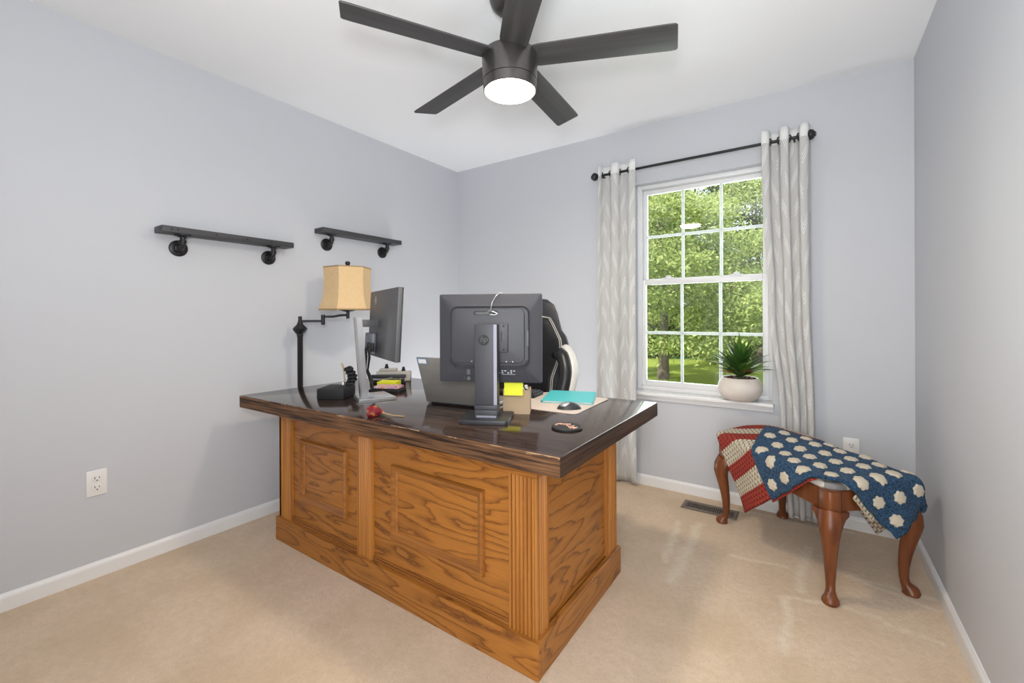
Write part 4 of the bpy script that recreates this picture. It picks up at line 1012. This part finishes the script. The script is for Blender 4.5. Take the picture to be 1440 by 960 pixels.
def panel(p0, p1, q0, q1, n1, n2, scal=None):
    bm = B(); uvl = bm.loops.layers.uv.new('UVMap'); g = []
    for j in range(n2+1):
        row = []
        for i in range(n1+1):
            p = p0+(p1-p0)*i/n1; q = q0+(q1-q0)*j/n2
            if scal:
                if j == 0: q -= .007*abs(math.sin(PI*p/.095))
                if i == n1: p += .009*abs(math.sin(PI*q/.082))
            row.append((bm.verts.new(drape(p, q)), (p, q)))
        g.append(row)
    for j in range(n2):
        for i in range(n1):
            c4 = (g[j][i], g[j][i+1], g[j+1][i+1], g[j+1][i]); f = bm.faces.new([c[0] for c in c4])
            for lp_, c in zip(f.loops, c4): lp_[uvl].uv = c[1]
    return bm
def thick(o, t_, off=1):
    so = o.modifiers.new('thickness', 'SOLIDIFY'); so.thickness = t_; so.offset = off; return o
QC = .525; QM = .62; PC = .212; PM = .88
bm = panel(0, PC, 0, QM, 28, 80); b2 = panel(PC, PM, QC, QM, 84, 20)
me_ = bpy.data.meshes.new('tmp'); b2.to_mesh(me_); b2.free(); bm.from_mesh(me_); bpy.data.meshes.remove(me_)
bmesh.ops.remove_doubles(bm, verts=bm.verts, dist=1e-4)
thick(obj('striped_field', bm, M['stripeyarn'], bl, 180), .008)['label'] = 'red and cream striped crochet'
bm = panel(PC, PM, 0, QC, 110, 76, True)
bfield = thick(obj('blue_field', bm, M['blueyarn'], bl, 180), .009); bfield['label'] = 'blue crochet field with cream flowers'
nrow = 0
q = .046
while q < QC-.02:
    p = PC+.050+(.0475 if nrow % 2 else 0)
    while p < PM-.02:
        bm = B(); N = 42; a0 = rnd.uniform(0, 1); rings = []
        for rr, hh in ((1.0, .0), (1.0, .006), (.82, .011), (.5, .010), (.2, .0125)):
            rg = []
            for k in range(N):
                a = 2*PI*k/N; rad = .0245*rr*(1+(.105*math.cos(7*a+a0) if rr > .6 else .05*math.cos(7*a+a0)))
                pp, qq = p+rad*math.cos(a), q+rad*math.sin(a); rg.append(bm.verts.new(drape(pp, qq)+drape_n(pp, qq)*(.006+hh)))
            rings.append(rg)
        for a, b in zip(rings, rings[1:]):
            for k in range(N): bm.faces.new((a[k], a[(k+1) % N], b[(k+1) % N], b[k]))
        bm.faces.new(rings[-1]); obj('flower_motif', bm, M['cream'], bfield, 60)
        p += .095
    q += .082; nrow += 1
# the folded-under layer: a red lower edge and a cream lace corner
bm = panel(PC-.01, .50, -.010, .05, 40, 6)
ul = bm.loops.layers.uv.active
for f in bm.faces:
    for l_ in f.loops: l_[ul].uv.y = l_[ul].uv.y*.4+.015
for v in bm.verts: v.co -= Vector((0, -.004, .004))
thick(obj('lower_fold', bm, M['stripeyarn'], bl, 180), .003, -1)
def lace_pt(p, q): return drape(p, q)-Vector((0, 0, .004))+Vector((-.003, 0, 0))
bm = B(); uvl = bm.loops.layers.uv.new('UVMap'); g = [[(bm.verts.new(lace_pt(p_, q_)), (p_, q_+ROW*4)) for p_ in [.655+.008*i for i in range(17)]] for q_ in [-.022+.0085*j for j in range(10)]]
for j in range(9):
    for i in range(16):
        c4 = (g[j][i], g[j][i+1], g[j+1][i+1], g[j+1][i]); f = bm.faces.new([c[0] for c in c4])
        for lp_, c in zip(f.loops, c4): lp_[uvl].uv = (c[1][0], .085+(c[1][1] % .05))
thick(obj('lace_corner', bm, M['stripeyarn'], bl, 180), .003, -1)['label'] = 'cream crochet lower layer'

# ------------------------------------------------------------------ floor vent
fv = thing('floor_vent', 'brown metal floor register in carpet beside the bench leg', 'vent', (-.500, 2.782, 0), 0)
bm = B(); x1, y1 = .150, .062; ix, iy = .128, .036
box(bm, (-x1, -y1, 0), (-ix, y1, .006), .002); box(bm, (ix, -y1, 0), (x1, y1, .006), .002); box(bm, (-ix, -y1, 0), (ix, -iy, .006), .002); box(bm, (-ix, iy, 0), (ix, y1, .006), .002)
obj('grille_frame', bm, M['vent'], fv, 30)
bm = B()
for k in range(22): x = -ix+.0058+k*.0116; box(bm, (x-.0019, -iy, .0012), (x+.0019, iy, .0050))
obj('louvres', bm, M['vent'], fv)
bm = B(); box(bm, (-ix, -iy, .0002), (ix, iy, .0010)); obj('duct_opening', bm, M['slot'], fv)

# ------------------------------------------------------------------ garden outside
bm = B(); box(bm, (-45, YB+WT+.02, -.75), (30, 70, -.55)); o = struct('ground', bm, M['lawn'])
def tree(name, label, x, y, h, rad, trunk_r, mat, nleaf, crown_lo, leaf, seed, group='trees in the garden'):
    tr_ = thing(name, label, 'tree', (x, y, -.55), 0, group); rc = random.Random(seed)
    bm = B(); pts = []; rr = []
    for i in range(8): k = i/7; pts.append((.12*math.sin(k*3+seed)*k, .12*math.cos(k*2+seed)*k, h*.85*k)); rr.append(trunk_r*(1.15-1.0*k**.6))
    tube(bm, pts, rr, 10); ends = []
    for b in range(12):
        z0 = crown_lo+(h*.8-crown_lo)*(b/12)*.9; a = b*2.4+seed; L_ = rad*(.5+.45*math.sin(PI*min(1, (b+3)/14)))
        p1 = Vector((math.cos(a)*L_*.5, math.sin(a)*L_*.5, z0+L_*.30)); p2 = Vector((math.cos(a)*L_, math.sin(a)*L_, z0+L_*.40)); tube(bm, [(0, 0, z0), p1, p2], [trunk_r*.24, trunk_r*.15, trunk_r*.06], 6); ends += [p1, p2]
    obj('trunk', bm, M['bark'], tr_, 60)
    bm = B(); clumps = []
    for c_ in range(120):
        a = rc.uniform(0, 2*PI); k = rc.random()**1.35; z = crown_lo+(h-crown_lo)*k; rmax = rad*(.35+.75*math.sin(PI*min(1, (k*.86+.14)))**.7)*(1.0 if k < .7 else (1-k)/.3*.7+.3); r = rmax*math.sqrt(rc.uniform(.15, 1)); clumps.append((Vector((r*math.cos(a), r*math.sin(a), z)), rc.uniform(.25, .5)*rad*.55))
    for i in range(nleaf):
        c_, cr = clumps[rc.randrange(120)]; d = Vector((rc.gauss(0, 1), rc.gauss(0, 1), rc.gauss(0, .6))); p = c_+d*cr*.5
        n = Vector((rc.gauss(0, .6), rc.gauss(0, .6)-.4, rc.uniform(.1, 1))).normalized(); t1 = n.orthogonal().normalized(); t1 = (Matrix.Rotation(rc.uniform(0, 6.28), 3, n) @ t1); t2 = n.cross(t1); l = leaf*rc.uniform(.6, 1.3)
        v = [bm.verts.new(p+t1*l*.5), bm.verts.new(p+t2*l*.24+n*l*.05), bm.verts.new(p-t1*l*.5), bm.verts.new(p-t2*l*.24+n*l*.05)]; bm.faces.new(v)
    obj('foliage', bm, mat, tr_)
tree('lawn_tree', 'small leafy tree with short dark trunk on sunny lawn', -3.28, 11.93, 5.2, 2.4, .145, M['leaf1'], 52000, 1.0, .10, 1)
tree('garden_tree', 'pale green tree behind right window panes', -1.5, 17.6, 7.4, 2.6, .16, M['leaf1'], 38000, .35, .145, 2)
tree('garden_tree', 'dark tree filling the centre window panes', -4.1, 19.6, 9.2, 2.8, .2, M['leaf3'], 38000, .45, .155, 4)
tree('garden_tree', 'tall mid green tree seen through left window panes', -7.4, 18.6, 7.8, 3.0, .2, M['leaf2'], 38000, .5, .145, 3)
tree('garden_tree', 'bushy tree beyond the right window jamb', 2.2, 19.5, 8.5, 2.8, .2, M['leaf2'], 20000, .4, .155, 5)
tree('garden_tree', 'tree beyond the left window jamb', -12.0, 21.0, 10.0, 3.2, .22, M['leaf3'], 20000, .5, .165, 6)
tree('garden_tree', 'distant tree behind the gap left of centre', -9.2, 30.0, 8.0, 3.6, .25, M['leaf2'], 26000, .6, .19, 7)
tree('garden_tree', 'distant tree behind the gap right of centre', -2.0, 32.0, 8.0, 3.6, .25, M['leaf3'], 26000, .6, .19, 8)
